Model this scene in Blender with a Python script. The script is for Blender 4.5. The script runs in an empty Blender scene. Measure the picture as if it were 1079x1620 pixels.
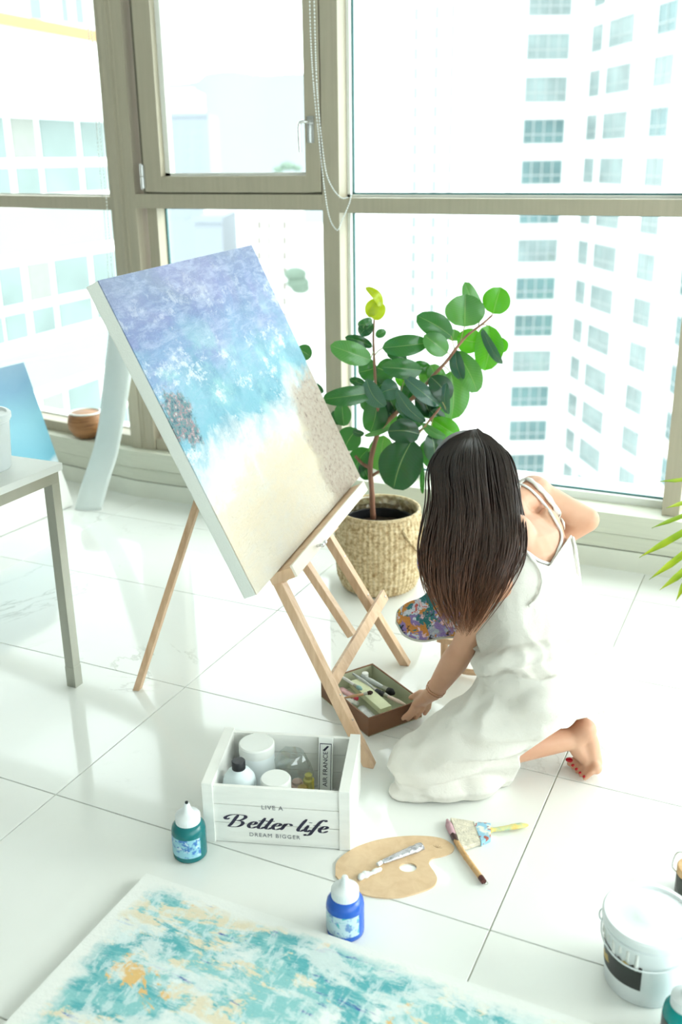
import bpy, bmesh, math, random
import numpy as np
from mathutils import Vector, Matrix, noise
from mathutils.bvhtree import BVHTree
random.seed(7)
SC = bpy.context.scene
COL = SC.collection
V = Vector

# ------------------------------------------------------------------ camera
FPX, PITCH, ROLL, YAW, EYE = 1559.08, .3442, -.0131, .4399, 1.54
_cy, _sy = math.cos(YAW), math.sin(YAW)
FWD = V((-_sy*math.cos(PITCH), _cy*math.cos(PITCH), -math.sin(PITCH)))
_r = V((_cy, _sy, 0)); _u = _r.cross(FWD)
RGT = _r*math.cos(ROLL) + _u*math.sin(ROLL)
UPV = _u*math.cos(ROLL) - _r*math.sin(ROLL)
CAM = V((0, 0, EYE))
cd = bpy.data.cameras.new('camera'); cam = bpy.data.objects.new('camera', cd); COL.objects.link(cam)
cd.sensor_fit = 'VERTICAL'; cd.sensor_height = 36; cd.lens = FPX/1620*36
cd.clip_end = 2000; cd.clip_start = .05
cd.dof.use_dof = True; cd.dof.focus_distance = 2.6; cd.dof.aperture_fstop = 2.8
m = Matrix((RGT, UPV, -FWD)).transposed().to_4x4(); m.translation = CAM
cam.matrix_world = m
SC.camera = cam

# ------------------------------------------------------------------ light
SC.view_settings.view_transform = 'Standard'; SC.view_settings.look = 'None'
SC.view_settings.gamma = 1; SC.view_settings.use_curve_mapping = False
SC.view_settings.exposure = 0.10
W = bpy.data.worlds.new('sky'); SC.world = W; W.use_nodes = True
wn = W.node_tree.nodes; bg = wn['Background']
bg.inputs[0].default_value = (.962, .985, 1.0, 1); bg.inputs[1].default_value = 4.4
sd = bpy.data.lights.new('sun', 'SUN'); sun = bpy.data.objects.new('sun', sd); COL.objects.link(sun)
sd.energy = 3.0; sd.angle = math.radians(35); sd.color = (1, .97, .92)
sun.rotation_euler = V((.80, .42, .50)).to_track_quat('Z', 'Y').to_euler()
SC.cycles.max_bounces = 8; SC.cycles.transparent_max_bounces = 16
SC.cycles.sample_clamp_indirect = 8

# ------------------------------------------------------------------ pixel <-> place (survey of the photograph)
def ray(q): return FWD + RGT*((q[0]-540)/FPX) - UPV*((q[1]-810)/FPX)
def pl(x, y, z=0.):
    d = ray((x, y)); return CAM + d*((z-EYE)/d.z)
def pd(x, y, depth): return CAM + ray((x, y))*depth
def pp(x, y, P, n):
    d = ray((x, y)); n = V(n); return CAM + d*((V(P)-CAM).dot(n)/d.dot(n))
def pj(P):
    v = V(P)-CAM; d = v.dot(FWD); return 540+FPX*v.dot(RGT)/d, 810-FPX*v.dot(UPV)/d, d

# ------------------------------------------------------------------ materials
def lin(c):
    return tuple(((x/255)/12.92 if x/255 <= .04045 else ((x/255+.055)/1.055)**2.4) for x in c)+(1,)
class NT:
    def __init__(s, name):
        s.m = bpy.data.materials.new(name); s.m.use_nodes = True; s.t = s.m.node_tree
        s.b = s.t.nodes['Principled BSDF']; s.out = s.t.nodes['Material Output']
    def n(s, ty, **kw):
        o = s.t.nodes.new('ShaderNode'+ty)
        for k, v in kw.items(): setattr(o, k, v)
        return o
    def l(s, a, b): s.t.links.new(a, b)
    def val(s, node, k, v):
        if isinstance(v, bpy.types.NodeSocket): s.l(v, node.inputs[k])
        else: node.inputs[k].default_value = v
    def coord(s, k='Object', scale=(1, 1, 1), rot=(0, 0, 0), loc=(0, 0, 0)):
        tc = s.n('TexCoord'); mp = s.n('Mapping'); s.l(tc.outputs[k], mp.inputs[0])
        mp.inputs['Scale'].default_value = scale; mp.inputs['Rotation'].default_value = rot; mp.inputs['Location'].default_value = loc
        return mp.outputs[0]
    def noise(s, co, scale=5, detail=4, rough=.5, dist=0, out=0):
        x = s.n('TexNoise'); s.l(co, x.inputs['Vector']); x.inputs['Scale'].default_value = scale
        x.inputs['Detail'].default_value = detail; x.inputs['Roughness'].default_value = rough; x.inputs['Distortion'].default_value = dist
        return x.outputs[out]
    def ramp(s, f, stops, interp='LINEAR'):
        x = s.n('ValToRGB'); s.l(f, x.inputs[0]); e = x.color_ramp.elements; x.color_ramp.interpolation = interp
        while len(e) < len(stops): e.new(.5)
        for el, (p, c) in zip(e, stops):
            el.position = p; el.color = c if len(c) == 4 else tuple(c)+(1,)
        return x.outputs[0]
    def step(s, f, a, b):
        x = s.n('MapRange'); s.l(f, x.inputs[0]); x.inputs[1].default_value = a; x.inputs[2].default_value = b; return x.outputs[0]
    def math(s, op, a, b=0., c=0.):
        x = s.n('Math', operation=op); s.val(x, 0, a); s.val(x, 1, b); s.val(x, 2, c); return x.outputs[0]
    def mix(s, f, a, b, bt='MIX'):
        x = s.n('Mix', data_type='RGBA', blend_type=bt); s.val(x, 0, f); s.val(x, 6, a); s.val(x, 7, b); return x.outputs[2]
    def bump(s, h, strength=.3, dist=.01):
        x = s.n('Bump'); s.l(h, x.inputs['Height']); x.inputs['Strength'].default_value = strength; x.inputs['Distance'].default_value = dist
        s.l(x.outputs[0], s.b.inputs['Normal']); return x
def mat(name, col, rough=.5, metal=0, var=0, vscale=8, bump=0, bscale=60, stretch=(1, 1, 1), **kw):
    t = NT(name); c = lin(col)
    t.b.inputs['Roughness'].default_value = rough; t.b.inputs['Metallic'].default_value = metal
    t.b.inputs['Base Color'].default_value = c
    if var or bump: co = t.coord(scale=stretch)
    if var:
        n = t.noise(co, vscale, 5)
        dk = tuple(x*(1-var) for x in c[:3])+(1,); br = tuple(min(1, x*(1+var)) for x in c[:3])+(1,)
        t.l(t.ramp(n, [(.3, dk), (.7, br)]), t.b.inputs['Base Color'])
    if bump: t.bump(t.noise(co, bscale, 3), bump, .004)
    for k, v in kw.items():
        t.b.inputs[k.replace('_', ' ')].default_value = v
    return t.m
def wood(name, c1, c2, scale=6, stretch=(1, 1, 14), rough=.45):
    t = NT(name); co = t.coord(scale=tuple(1/max(x, 1) if x > 1 else 1 for x in stretch))
    n = t.noise(co, scale*8, 5, .6, .6)
    t.l(t.ramp(n, [(.3, lin(c1)), (.7, lin(c2))]), t.b.inputs['Base Color']); t.b.inputs['Roughness'].default_value = rough
    t.bump(n, .15, .002); return t.m

M = {}
M['white'] = mat('white_paint', (236, 238, 234), .5, var=.03)
M['wall'] = mat('wall_paint', (204, 203, 198), .8, var=.02, bump=.05)
M['frame'] = mat('taupe_aluminium', (176, 168, 148), .38, var=.05, vscale=3, stretch=(20, 20, 1))
M['sill'] = mat('sill_film', (212, 214, 198), .4, var=.04, vscale=4, stretch=(1, 20, 20))
M['sillb'] = mat('sill_film_pale', (228, 230, 218), .4, var=.03)
M['groove'] = mat('groove_shadow_gap', (110, 105, 90), .7)
M['gasket'] = mat('glazing_gasket', (70, 120, 122), .4)
M['steel'] = mat('brushed_steel', (176, 176, 166), .28, 1, var=.12, vscale=5, stretch=(1, 1, .3))
M['chrome'] = mat('chrome', (220, 222, 222), .12, 1)
M['grout'] = mat('grout', (186, 186, 172), .9)
M['plastic'] = mat('white_plastic', (236, 242, 244), .35)
M['black'] = mat('black_plastic', (22, 24, 30), .4)
M['soil'] = mat('potting_soil', (58, 42, 32), .95, var=.5, vscale=60, bump=1, bscale=90)
M['pine'] = wood('pale_easel_wood', (205, 166, 130), (232, 200, 168), 5)
M['cardboard'] = mat('brown_card', (132, 92, 66), .6, var=.06)
M['cardin'] = mat('pale_card_lining', (196, 200, 172), .8)
M['ink'] = mat('navy_ink', (42, 38, 62), .6)
M['greyink'] = mat('grey_ink', (120, 122, 128), .6)

def glass(name, tint=(.93, .98, .97)):
    t = NT(name); n = t.t.nodes; n.remove(t.b)
    tr = t.n('BsdfTransparent'); tr.inputs[0].default_value = tint+(1,)
    gl = t.n('BsdfGlossy'); gl.inputs['Roughness'].default_value = .0
    lw = t.n('LayerWeight'); lw.inputs[0].default_value = .5
    fr = t.math('MULTIPLY_ADD', t.math('POWER', lw.outputs['Facing'], 5.), .5, .02)
    mx = t.n('MixShader'); t.l(fr, mx.inputs[0]); t.l(tr.outputs[0], mx.inputs[1]); t.l(gl.outputs[0], mx.inputs[2])
    t.l(mx.outputs[0], t.out.inputs[0]); return t.m
M['glass'] = glass('window_glass')
def film():
    t = NT('clear_plastic_film'); t.t.nodes.remove(t.b)
    tr = t.n('BsdfTransparent'); tr.inputs[0].default_value = (.9, .93, .92, 1)
    gl = t.n('BsdfGlossy'); gl.inputs['Roughness'].default_value = .15
    mx = t.n('MixShader'); mx.inputs[0].default_value = .22
    t.l(tr.outputs[0], mx.inputs[1]); t.l(gl.outputs[0], mx.inputs[2]); t.l(mx.outputs[0], t.out.inputs[0]); return t.m
M['film'] = film()

def tile_mat():
    t = NT('polished_marble_tile'); co = t.coord('Object')
    oi = t.n('ObjectInfo'); ad = t.n('VectorMath', operation='ADD'); t.l(co, ad.inputs[0])
    cx = t.n('VectorMath', operation='SCALE'); t.l(oi.outputs['Location'], cx.inputs[0]); cx.inputs['Scale'].default_value = 1.7
    t.l(cx.outputs[0], ad.inputs[1]); co = ad.outputs[0]
    v1 = t.noise(co, 1.1, 9, .62, .9)
    ve = t.math('ABSOLUTE', t.math('SUBTRACT', v1, .5)); ve = t.step(ve, .0, .008)
    mask = t.step(t.noise(co, 1.6, 2), .55, .68)
    inv = t.math('MULTIPLY', t.math('SUBTRACT', 1., ve), mask)
    base = t.ramp(t.noise(co, 1.3, 4), [(.3, lin((236, 238, 233))), (.7, lin((243, 244, 241)))])
    t.l(t.mix(t.math('MULTIPLY', inv, .5), base, lin((150, 150, 138))), t.b.inputs['Base Color'])
    t.b.inputs['Roughness'].default_value = .07; t.b.inputs['IOR'].default_value = 1.5
    return t.m
M['tile'] = tile_mat()

# ------------------------------------------------------------------ mesh helpers
class MB:
    def __init__(s): s.v = []; s.f = []; s.m = []; s.uv = None
    def add(s, vs, fs, mi=0):
        o = len(s.v); s.v += [tuple(x) for x in vs]; s.f += [tuple(i+o for i in f) for f in fs]; s.m += [mi]*len(fs); return s
    def box(s, a, b, mi=0):
        (x0, y0, z0), (x1, y1, z1) = a, b
        return s.hexa([(x0, y0, z0), (x1, y0, z0), (x1, y1, z0), (x0, y1, z0), (x0, y0, z1), (x1, y0, z1), (x1, y1, z1), (x0, y1, z1)], mi)
    def hexa(s, p, mi=0):
        return s.add(p, [(0, 3, 2, 1), (4, 5, 6, 7), (0, 1, 5, 4), (1, 2, 6, 5), (2, 3, 7, 6), (3, 0, 4, 7)], mi)
    def obox(s, o, ax, ay, az, mi=0):   # corner + three edge vectors
        o, ax, ay, az = V(o), V(ax), V(ay), V(az)
        return s.hexa([o, o+ax, o+ax+ay, o+ay, o+az, o+ax+az, o+ax+ay+az, o+ay+az], mi)
    def bar(s, a, b, w, t, side, mi=0):  # beam a->b, width w along `side`, thickness t
        a, b = V(a), V(b); d = (b-a).normalized(); sd_ = V(side); sd_ = (sd_-d*sd_.dot(d)).normalized(); n = d.cross(sd_)
        o = a-sd_*w/2-n*t/2
        return s.obox(o, sd_*w, n*t, b-a, mi)
    def tube(s, pts, r, n=8, mi=0, cap=True, flat=1., ref=None):
        pts = [V(p) for p in pts]; k = len(pts); rs = r if isinstance(r, (list, tuple)) else [r]*k
        vs = []; pn = None
        for i, p in enumerate(pts):
            d = (pts[min(i+1, k-1)]-pts[max(i-1, 0)])
            d = d.normalized() if d.length > 1e-9 else V((0, 0, 1))
            if pn is None:
                rf = V(ref) if ref else (V((0, 0, 1)) if abs(d.z) < .9 else V((1, 0, 0)))
                pn = (rf-d*rf.dot(d)).normalized()
            else:
                pn = pn-d*pn.dot(d); pn = pn.normalized() if pn.length > 1e-9 else d.orthogonal().normalized()
            bn = d.cross(pn)
            for j in range(n):
                a = 2*math.pi*j/n; vs.append(p+(pn*math.cos(a)*flat+bn*math.sin(a))*rs[i])
        fs = [(i*n+j, i*n+(j+1) % n, (i+1)*n+(j+1) % n, (i+1)*n+j) for i in range(k-1) for j in range(n)]
        if cap: fs += [tuple(range(n))[::-1], tuple((k-1)*n+j for j in range(n))]
        return s.add(vs, fs, mi)
    def lathe(s, prof, n=32, c=(0, 0, 0), axis=(0, 0, 1), mi=0, cap=True):
        ax = V(axis).normalized(); a1 = ax.orthogonal().normalized() if abs(ax.z) < .999 else V((1, 0, 0)); a2 = ax.cross(a1); c = V(c)
        vs = [c+ax*z+(a1*math.cos(2*math.pi*j/n)+a2*math.sin(2*math.pi*j/n))*r for r, z in prof for j in range(n)]
        fs = [(i*n+j, i*n+(j+1) % n, (i+1)*n+(j+1) % n, (i+1)*n+j) for i in range(len(prof)-1) for j in range(n)]
        if cap and prof[0][0] > 1e-5: fs.append(tuple(range(n))[::-1])
        if cap and prof[-1][0] > 1e-5: fs.append(tuple((len(prof)-1)*n+j for j in range(n)))
        return s.add(vs, fs, mi)
    def ell(s, c, r, rot=None, n=16, mi=0):
        c = V(c); R = rot or Matrix.Identity(3); k = n//2
        vs = [c+R@V((r[0]*math.sin(math.pi*i/k)*math.cos(2*math.pi*j/n), r[1]*math.sin(math.pi*i/k)*math.sin(2*math.pi*j/n), r[2]*math.cos(math.pi*i/k))) for i in range(k+1) for j in range(n)]
        fs = [(i*n+j, (i+1)*n+j, (i+1)*n+(j+1) % n, i*n+(j+1) % n) for i in range(k) for j in range(n)]
        return s.add(vs, fs, mi)
    def prism(s, poly, n, th, mi=0):   # polygon of 3D points extruded along n by th
        k = len(poly); n = V(n)*th; top = [V(p)+n for p in poly]
        return s.add([V(p) for p in poly]+top, [tuple(range(k))[::-1], tuple(range(k, 2*k))]+[(i, (i+1) % k, k+(i+1) % k, k+i) for i in range(k)], mi)
    def build(s, name, mats, parent=None, smooth=False, bevel=0, seg=2, weld=True):
        me = bpy.data.meshes.new(name); me.from_pydata(s.v, [], s.f)
        for x in (mats if isinstance(mats, (list, tuple)) else [mats]): me.materials.append(x)
        me.polygons.foreach_set('material_index', s.m)
        bm = bmesh.new(); bm.from_mesh(me)
        if weld: bmesh.ops.remove_doubles(bm, verts=bm.verts, dist=1e-6)
        bmesh.ops.recalc_face_normals(bm, faces=bm.faces)
        if bevel:
            es = [e for e in bm.edges if len(e.link_faces) == 2 and e.calc_face_angle(0) > .5]
            bmesh.ops.bevel(bm, geom=es, offset=bevel, segments=seg, affect='EDGES', profile=.7)
        bm.to_mesh(me); bm.free()
        if smooth:
            me.polygons.foreach_set('use_smooth', [True]*len(me.polygons))
            if smooth != 'all': me.set_sharp_from_angle(angle=math.radians(40))
        o = bpy.data.objects.new(name, me); COL.objects.link(o)
        if parent: o.parent = parent; o.matrix_parent_inverse = Matrix.Translation(parent.location).inverted()
        return o
def tag(o, label=None, cat=None, group=None, kind=None):
    if label: o['label'] = label
    if cat: o['category'] = cat
    if group: o['group'] = group
    if kind: o['kind'] = kind
    return o
def empty(name, loc=(0, 0, 0)):
    o = bpy.data.objects.new(name, None); COL.objects.link(o); o.location = loc; o.empty_display_size = .05; return o
def thing(name, loc, label, cat, group=None): return tag(empty(name, loc), label, cat, group)
def recenter(o):
    """put the origin of a top-level mesh at its base centre"""
    me = o.data; co = [v.co for v in me.vertices]
    c = V(((min(v.x for v in co)+max(v.x for v in co))/2, (min(v.y for v in co)+max(v.y for v in co))/2, min(v.z for v in co)))
    me.transform(Matrix.Translation(-c)); o.location = c; return o
def cr(pts, n=8):
    """Catmull-Rom through points"""
    P = [V(p) for p in pts]; P = [P[0]*2-P[1]]+P+[P[-1]*2-P[-2]]; out = []
    for i in range(1, len(P)-2):
        for k in range(n):
            t = k/n; a, b, c, d = P[i-1:i+3]
            out.append(.5*((2*b)+(c-a)*t+(2*a-5*b+4*c-d)*t*t+(3*b-a-3*c+d)*t**3))
    return out+[P[-2]]
def lerp(a, b, t): return a+(b-a)*t
def evalmesh(o):
    dg = bpy.context.evaluated_depsgraph_get(); return bpy.data.meshes.new_from_object(o.evaluated_get(dg))
def fuse(mb, voxel, smooth=4):
    """voxel-fuse overlapping volumes of mb into one continuous surface; returns mesh"""
    o = mb.build('tmp', []); md = o.modifiers.new('r', 'REMESH'); md.mode = 'VOXEL'; md.voxel_size = voxel; md.use_smooth_shade = True
    if smooth:
        sm = o.modifiers.new('s', 'SMOOTH'); sm.iterations = smooth; sm.factor = .5
    me = evalmesh(o); old = o.data; bpy.data.objects.remove(o); bpy.data.meshes.remove(old)
    return me
def link(name, me, mats, parent=None):
    o = bpy.data.objects.new(name, me); COL.objects.link(o); me.materials.clear()
    for x in (mats if isinstance(mats, (list, tuple)) else [mats]): me.materials.append(x)
    me.polygons.foreach_set('use_smooth', [True]*len(me.polygons))
    if parent: o.parent = parent; o.matrix_parent_inverse = Matrix.Translation(parent.location).inverted()
    return o
def cone2(mb, a, b, r0, r1, n=14):
    a, b = V(a), V(b); mb.tube([a, b], [r0, r1], n); mb.ell(a, (r0,)*3, n=n); mb.ell(b, (r1,)*3, n=n)

#==STRUCTURE==
# ------------------------------------------------------------------ floor of 1.2 x 0.6 m tiles
fl = tag(MB().box((-6.4, -2.6, -.12), (2.7, 3.95, -.004)).build('floor', M['grout']), kind='structure')
XL = [-6.3, -5.14, -3.95, -2.79, -1.596, -.434, .728, 1.89, 2.6]
YL = [-2.58, -1.978, -1.376, -.774, -.172, .43, 1.032, 1.634, 2.236, 2.838, 3.44, 3.90]
g = .0016
meshes = {}
for i in range(len(XL)-1):
    for j in range(len(YL)-1):
        w, h = XL[i+1]-XL[i]-2*g, YL[j+1]-YL[j]-2*g; k = (round(w, 3), round(h, 3))
        if k not in meshes:
            t = MB().box((-w/2, -h/2, -.01), (w/2, h/2, 0)).build('tile', M['tile'], bevel=.0008, seg=1); meshes[k] = t.data
        else:
            t = bpy.data.objects.new('tile', meshes[k]); COL.objects.link(t)
        t.location = ((XL[i]+XL[i+1])/2, (YL[j]+YL[j+1])/2, 0); t.parent = fl

def struct(mb, name, m_, **k): return tag(mb.build(name, m_, **k), kind='structure')
struct(MB().box((-6.4, -2.6, 2.6), (2.7, 4.6, 2.75)), 'ceiling', M['wall'])
struct(MB().box((-6.4, -2.75, 0), (2.7, -2.6, 2.6)), 'wall_back', M['wall'])
struct(MB().box((-6.55, -2.6, 0), (-6.4, 4.5, 2.6)), 'wall_left', M['wall'])

# window wall: straight part y=3.70 from x=-2.85 to 2.7, then bends outward by 8 degrees to the left
BX, BY = -2.85, 3.70
la = math.radians(9); LD = V((-math.cos(la), math.sin(la), 0)); LN = V((math.sin(la), math.cos(la), 0))   # along left wall, outward
def wl(s, o, z): return V((BX, BY, 0)) + LD*s + LN*o + V((0, 0, z))     # s metres left of the bend, o outward
def wr(x, o, z): return V((x, BY+o, z))
def run(mb, o0, o1, z0, z1, mi=0):
    """profile box running along both wall parts, mitred at the bend"""
    mo = math.tan(la/2)
    def P(k, o, z):
        if k == 0: return V((2.7, BY+o, z))
        if k == 1: return V((BX-mo*o, BY+o, z))
        return wl(3.6, o, z)
    for a, b in ((0, 1), (1, 2)):
        mb.hexa([P(a, o0, z0), P(b, o0, z0), P(b, o1, z0), P(a, o1, z0), P(a, o0, z1), P(b, o0, z1), P(b, o1, z1), P(a, o1, z1)], mi)
    return mb
struct(run(run(MB(), 0, .25, 0, .0815), .012, .25, .0815, .086, 1), 'baseboard_front', [M['sillb'], M['groove']])
w_ = tag(empty('wall_front', (0, BY, 0)), kind='structure')
run(run(MB(), .004, .25, .086, .1445), .012, .25, .1445, .149, 1).build('lower_panel', [M['sill'], M['groove']], w_)
run(MB(), -.004, .25, .149, .232).build('upper_panel', M['sill'], w_)
run(MB(), .17, .35, .232, .25).build('outer_sill', M['white'], w_)
run(MB(), .0, .40, -.6, -.0).build('slab_edge', M['white'], w_)
run(MB(), .05, .25, 2.45, 2.6).build('head_panel', M['frame'], w_)

def rect(mb, P, s0, s1, o0, o1, z0, z1, mi=0):
    return mb.hexa([P(s0, o0, z0), P(s1, o0, z0), P(s1, o1, z0), P(s0, o1, z0), P(s0, o0, z1), P(s1, o0, z1), P(s1, o1, z1), P(s0, o1, z1)], mi)
GO = .165     # glass plane, outward of wall face
def gasket(mb, P, s0, s1, z0, z1, o=GO-.012, w=.007, mi=0):
    for a in ((s0, s1, z0, z0+w), (s0, s1, z1-w, z1), (s0, s0+w, z0, z1), (s1-w, s1, z0, z1)):
        rect(mb, P, a[0], a[1], o, o+.01, a[2], a[3], mi)
def window(name, P, s0, s1, z0, z1):
    w = tag(empty(name, P((s0+s1)/2, .1, z0)), kind='structure')
    return w
# -- column at the bend and transoms, mullions
cm = MB()
rect(cm, wr, -2.748, -2.87, .05, .17, .232, 2.5); rect(cm, wl, -.02, .05, .05, .20, .232, 2.5)
rect(cm, wr, -2.80, -2.806, .046, .06, .232, 2.5)
cm.build('corner_column', M['frame'], w_, bevel=.003)
# window_1 : left of the column
w1 = window('window_1', wl, .05, 3.4, .232, 2.5)
fm = MB(); rect(fm, wl, .05, 3.4, .06, .17, 1.335, 1.392); rect(fm, wl, .05, 3.4, .06, .17, .232, .285); rect(fm, wl, .05, 3.4, .06, .17, 2.42, 2.5)
rect(fm, wl, 1.9, 1.97, .05, .17, .232, 2.5); rect(fm, wl, 3.4, 3.47, .05, .17, .232, 2.5)
fm.build('window_frame', M['frame'], w1, bevel=.003)
for a, b in ((.05, 1.9), (1.97, 3.4)):
    for z0, z1 in ((.285, 1.335), (1.392, 2.42)):
        rect(MB(), wl, a, b, GO, GO+.004, z0, z1).build('pane', M['glass'], w1)
        gk = MB(); gasket(gk, wl, a, b, z0, z1); gk.build('gasket', M['white'] , w1)
# window_2 : opening casement above, fixed pane below
w2 = window('window_2', wr, -2.67, -1.83, .232, 2.5)
fm = MB()
rect(fm, wr, -2.748, -1.83, .05, .17, 1.345, 1.405)              # transom
rect(fm, wr, -2.748, -1.83, .06, .17, .232, .285)
rect(fm, wr, -2.72, -2.667, .09, .17, .285, 2.42); rect(fm, wr, -2.748, -1.83, .06, .17, 2.42, 2.5)
fm.build('window_frame', M['frame'], w2, bevel=.003)
gk = MB(); rect(gk, wr, -2.70, -2.665, .085, .10, 1.405, 1.415); rect(gk, wr, -2.70, -1.835, .06, .10, 1.4, 1.415); rect(gk, wr, -2.705, -2.688, .055, .09, 1.405, 2.42)
gk.build('shadow_gap', M['groove'], w2)
sh = MB()
for a in ((-2.688, -2.60, 1.415, 2.40), (-1.90, -1.835, 1.415, 2.40), (-2.60, -1.90, 1.415, 1.478), (-2.60, -1.90, 2.34, 2.40)):
    rect(sh, wr, a[0], a[1], .045, .115, a[2], a[3])
sh.build('casement_sash', M['frame'], w2, bevel=.004)
bd = MB()
for a in ((-2.60, -2.575, 1.478, 2.34), (-1.905, -1.90, 1.478, 2.34), (-2.60, -1.90, 1.478, 1.49)): rect(bd, wr, a[0], a[1], .08, .115, a[2], a[3])
bd.build('glazing_bead', M['white'], w2)
rect(MB(), wr, -2.6, -1.9, .10, .104, 1.478, 2.34).build('pane', M['glass'], w2)
rect(MB(), wr, -2.667, -1.83, GO, GO+.004, .285, 1.345).build('pane', M['glass'], w2)
gk = MB(); gasket(gk, wr, -2.667, -1.83, .285, 1.345); gk.build('gasket', M['gasket'], w2)
hg = MB(); hg.tube([wr(-2.695, .035, 1.425), wr(-2.695, .035, 1.475)], .007); hg.tube([wr(-2.695, .035, 1.48), wr(-2.695, .035, 1.53)], .007)
rect(hg, wr, -2.70, -2.68, .035, .05, 1.43, 1.525); hg.build('hinge', M['chrome'], w2, smooth=True)
hd = MB(); rect(hd, wr, -1.885, -1.855, .035, .047, 1.60, 1.70)
hd.tube(cr([wr(-1.872, .04, 1.675), wr(-1.872, .0, 1.678), wr(-1.893, -.012, 1.672), wr(-1.896, -.012, 1.62), wr(-1.894, -.012, 1.565)], 5), .007, 8)
hd.build('window_handle', M['chrome'], w2, smooth=True, bevel=.0015)
# window_3 : big fixed panes right of the mullion
w3 = window('window_3', wr, -1.755, -.402, .232, 2.5)
fm = MB(); rect(fm, wr, -1.83, -1.755, .05, .18, .232, 2.5); rect(fm, wr, -1.755, -.402, .05, .17, 1.335, 1.392)
rect(fm, wr, -1.83, -.402, .06, .17, 2.42, 2.5); rect(fm, wr, -.402, -.337, .05, .18, .232, 2.5)
fm.build('window_frame', M['frame'], w3, bevel=.003)
fm = MB(); rect(fm, wr, -1.755, -.402, .13, .17, .232, .262); rect(fm, wr, -1.755, -.402, .13, .17, 1.392, 1.402); rect(fm, wr, -1.755, -1.742, .13, .17, .262, 2.42)
fm.build('glazing_bead', M['white'], w3)
for z0, z1 in ((.262, 1.335), (1.402, 2.42)):
    rect(MB(), wr, -1.742, -.402, GO, GO+.004, z0, z1).build('pane', M['glass'], w3)
    gk = MB(); gasket(gk, wr, -1.742, -.402, z0, z1); gk.build('gasket', M['gasket'], w3)
# window_4 : beyond the right mullion
w4 = window('window_4', wr, -.337, 2.5, .232, 2.5)
fm = MB(); rect(fm, wr, -.337, 2.6, .05, .17, 1.335, 1.392); rect(fm, wr, -.337, 2.6, .06, .17, 2.42, 2.5); rect(fm, wr, 1.05, 1.12, .05, .18, .232, 2.5); rect(fm, wr, 2.5, 2.7, .05, .18, .232, 2.5)
fm.build('window_frame', M['frame'], w4, bevel=.003)
for a, b in ((-.337, 1.05), (1.12, 2.5)):
    for z0, z1 in ((.25, 1.335), (1.392, 2.42)): rect(MB(), wr, a, b, GO, GO+.004, z0, z1).build('pane', M['glass'], w4)
# right side of the room: a second run of windows
w5 = tag(empty('window_5', (2.7, .5, 0)), kind='structure')
fm = MB()
fm.box((2.6, -2.6, 0), (2.75, 3.7, .23)); fm.box((2.62, -2.6, 2.42), (2.75, 3.7, 2.6))
for y in (-2.6, -1.1, .4, 1.9, 3.5): fm.box((2.62, y, .23), (2.74, y+.07, 2.42))
fm.build('window_frame', M['frame'], w5, bevel=.003)
for y in (-2.53, -1.03, .47, 1.97): MB().box((2.70, y, .23), (2.704, y+1.43, 2.42)).build('pane', M['glass'], w5)

# bead chains of the roller blinds
def chain(pts, label):
    mb = MB(); P = cr(pts, 40); acc = 0; last = P[0]; r = .0034
    mb.tube(P[::6]+[P[-1]], .0007, 4)
    for p in P:
        acc += (p-last).length; last = p
        if acc >= .0082:
            acc = 0; mb.ell(p, (r, r, r), n=6)
    o = mb.build('blind_chain', M['plastic'], smooth='all'); recenter(o)
    return tag(o, label, 'blind chain', 'roller blind bead chains')
def yq(x, y, Y): return pp(x, y, (0, Y, 0), (0, 1, 0))
chain([yq(147, -110, 3.72), yq(143, 0, 3.72), yq(151, 110, 3.72), yq(160, 220, 3.72), yq(170, 330, 3.72), yq(178, 430, 3.72), yq(190, 580, 3.72)], 'white bead chain hanging along the corner column, in front of its left edge')
chain([yq(134, -110, 3.78), yq(137, 0, 3.78), yq(150, 160, 3.78), yq(160, 280, 3.78), yq(166, 345, 3.78), yq(172, 430, 3.78), yq(180, 560, 3.78)], 'thin white bead chain over the left glass, just left of the corner column')
chain([yq(489, -60, 3.69), yq(492, 60, 3.69), yq(497, 140, 3.69), yq(504, 210, 3.69), yq(514, 300, 3.69), yq(522, 345, 3.69), yq(534, 364, 3.69), yq(541, 350, 3.69), yq(553, 322, 3.69), yq(556, 308, 3.69)], 'white bead chain looping lowest, hanging beside the window handle')
chain([yq(496, -60, 3.68), yq(499, 60, 3.68), yq(502, 140, 3.68), yq(508, 210, 3.68), yq(516, 270, 3.68), yq(527, 298, 3.68), yq(541, 313, 3.68), yq(552, 312, 3.68)], 'white bead chain with the higher loop, hanging over the mullion beside the handle')

#==OUTSIDE==
# ------------------------------------------------------------------ the city outside
M['twall'] = mat('tower_render', (225, 224, 222), .8, var=.02, vscale=.05)
M['tpane'] = mat('tower_glass', (84, 112, 114), .25, var=.25, vscale=.35)
M['tpane2'] = mat('tower_glass_blinds', (118, 133, 133), .3, var=.2, vscale=.5)
M['tframe'] = mat('tower_frames', (150, 158, 158), .5)
M['lpane'] = mat('facade_glass', (106, 122, 120), .3, var=.18, vscale=.7)
M['lpane2'] = mat('facade_glass_blind', (120, 124, 118), .3, var=.06)
M['lspan'] = mat('facade_spandrel', (128, 139, 138), .4, var=.05, vscale=.3)
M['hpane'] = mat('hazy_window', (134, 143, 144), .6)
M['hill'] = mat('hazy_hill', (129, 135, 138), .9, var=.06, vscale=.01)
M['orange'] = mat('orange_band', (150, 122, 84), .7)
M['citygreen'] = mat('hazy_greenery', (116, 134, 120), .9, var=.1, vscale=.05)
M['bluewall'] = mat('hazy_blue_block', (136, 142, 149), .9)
M['redwall'] = mat('pale_brown_window', (120, 112, 104), .9)
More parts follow.
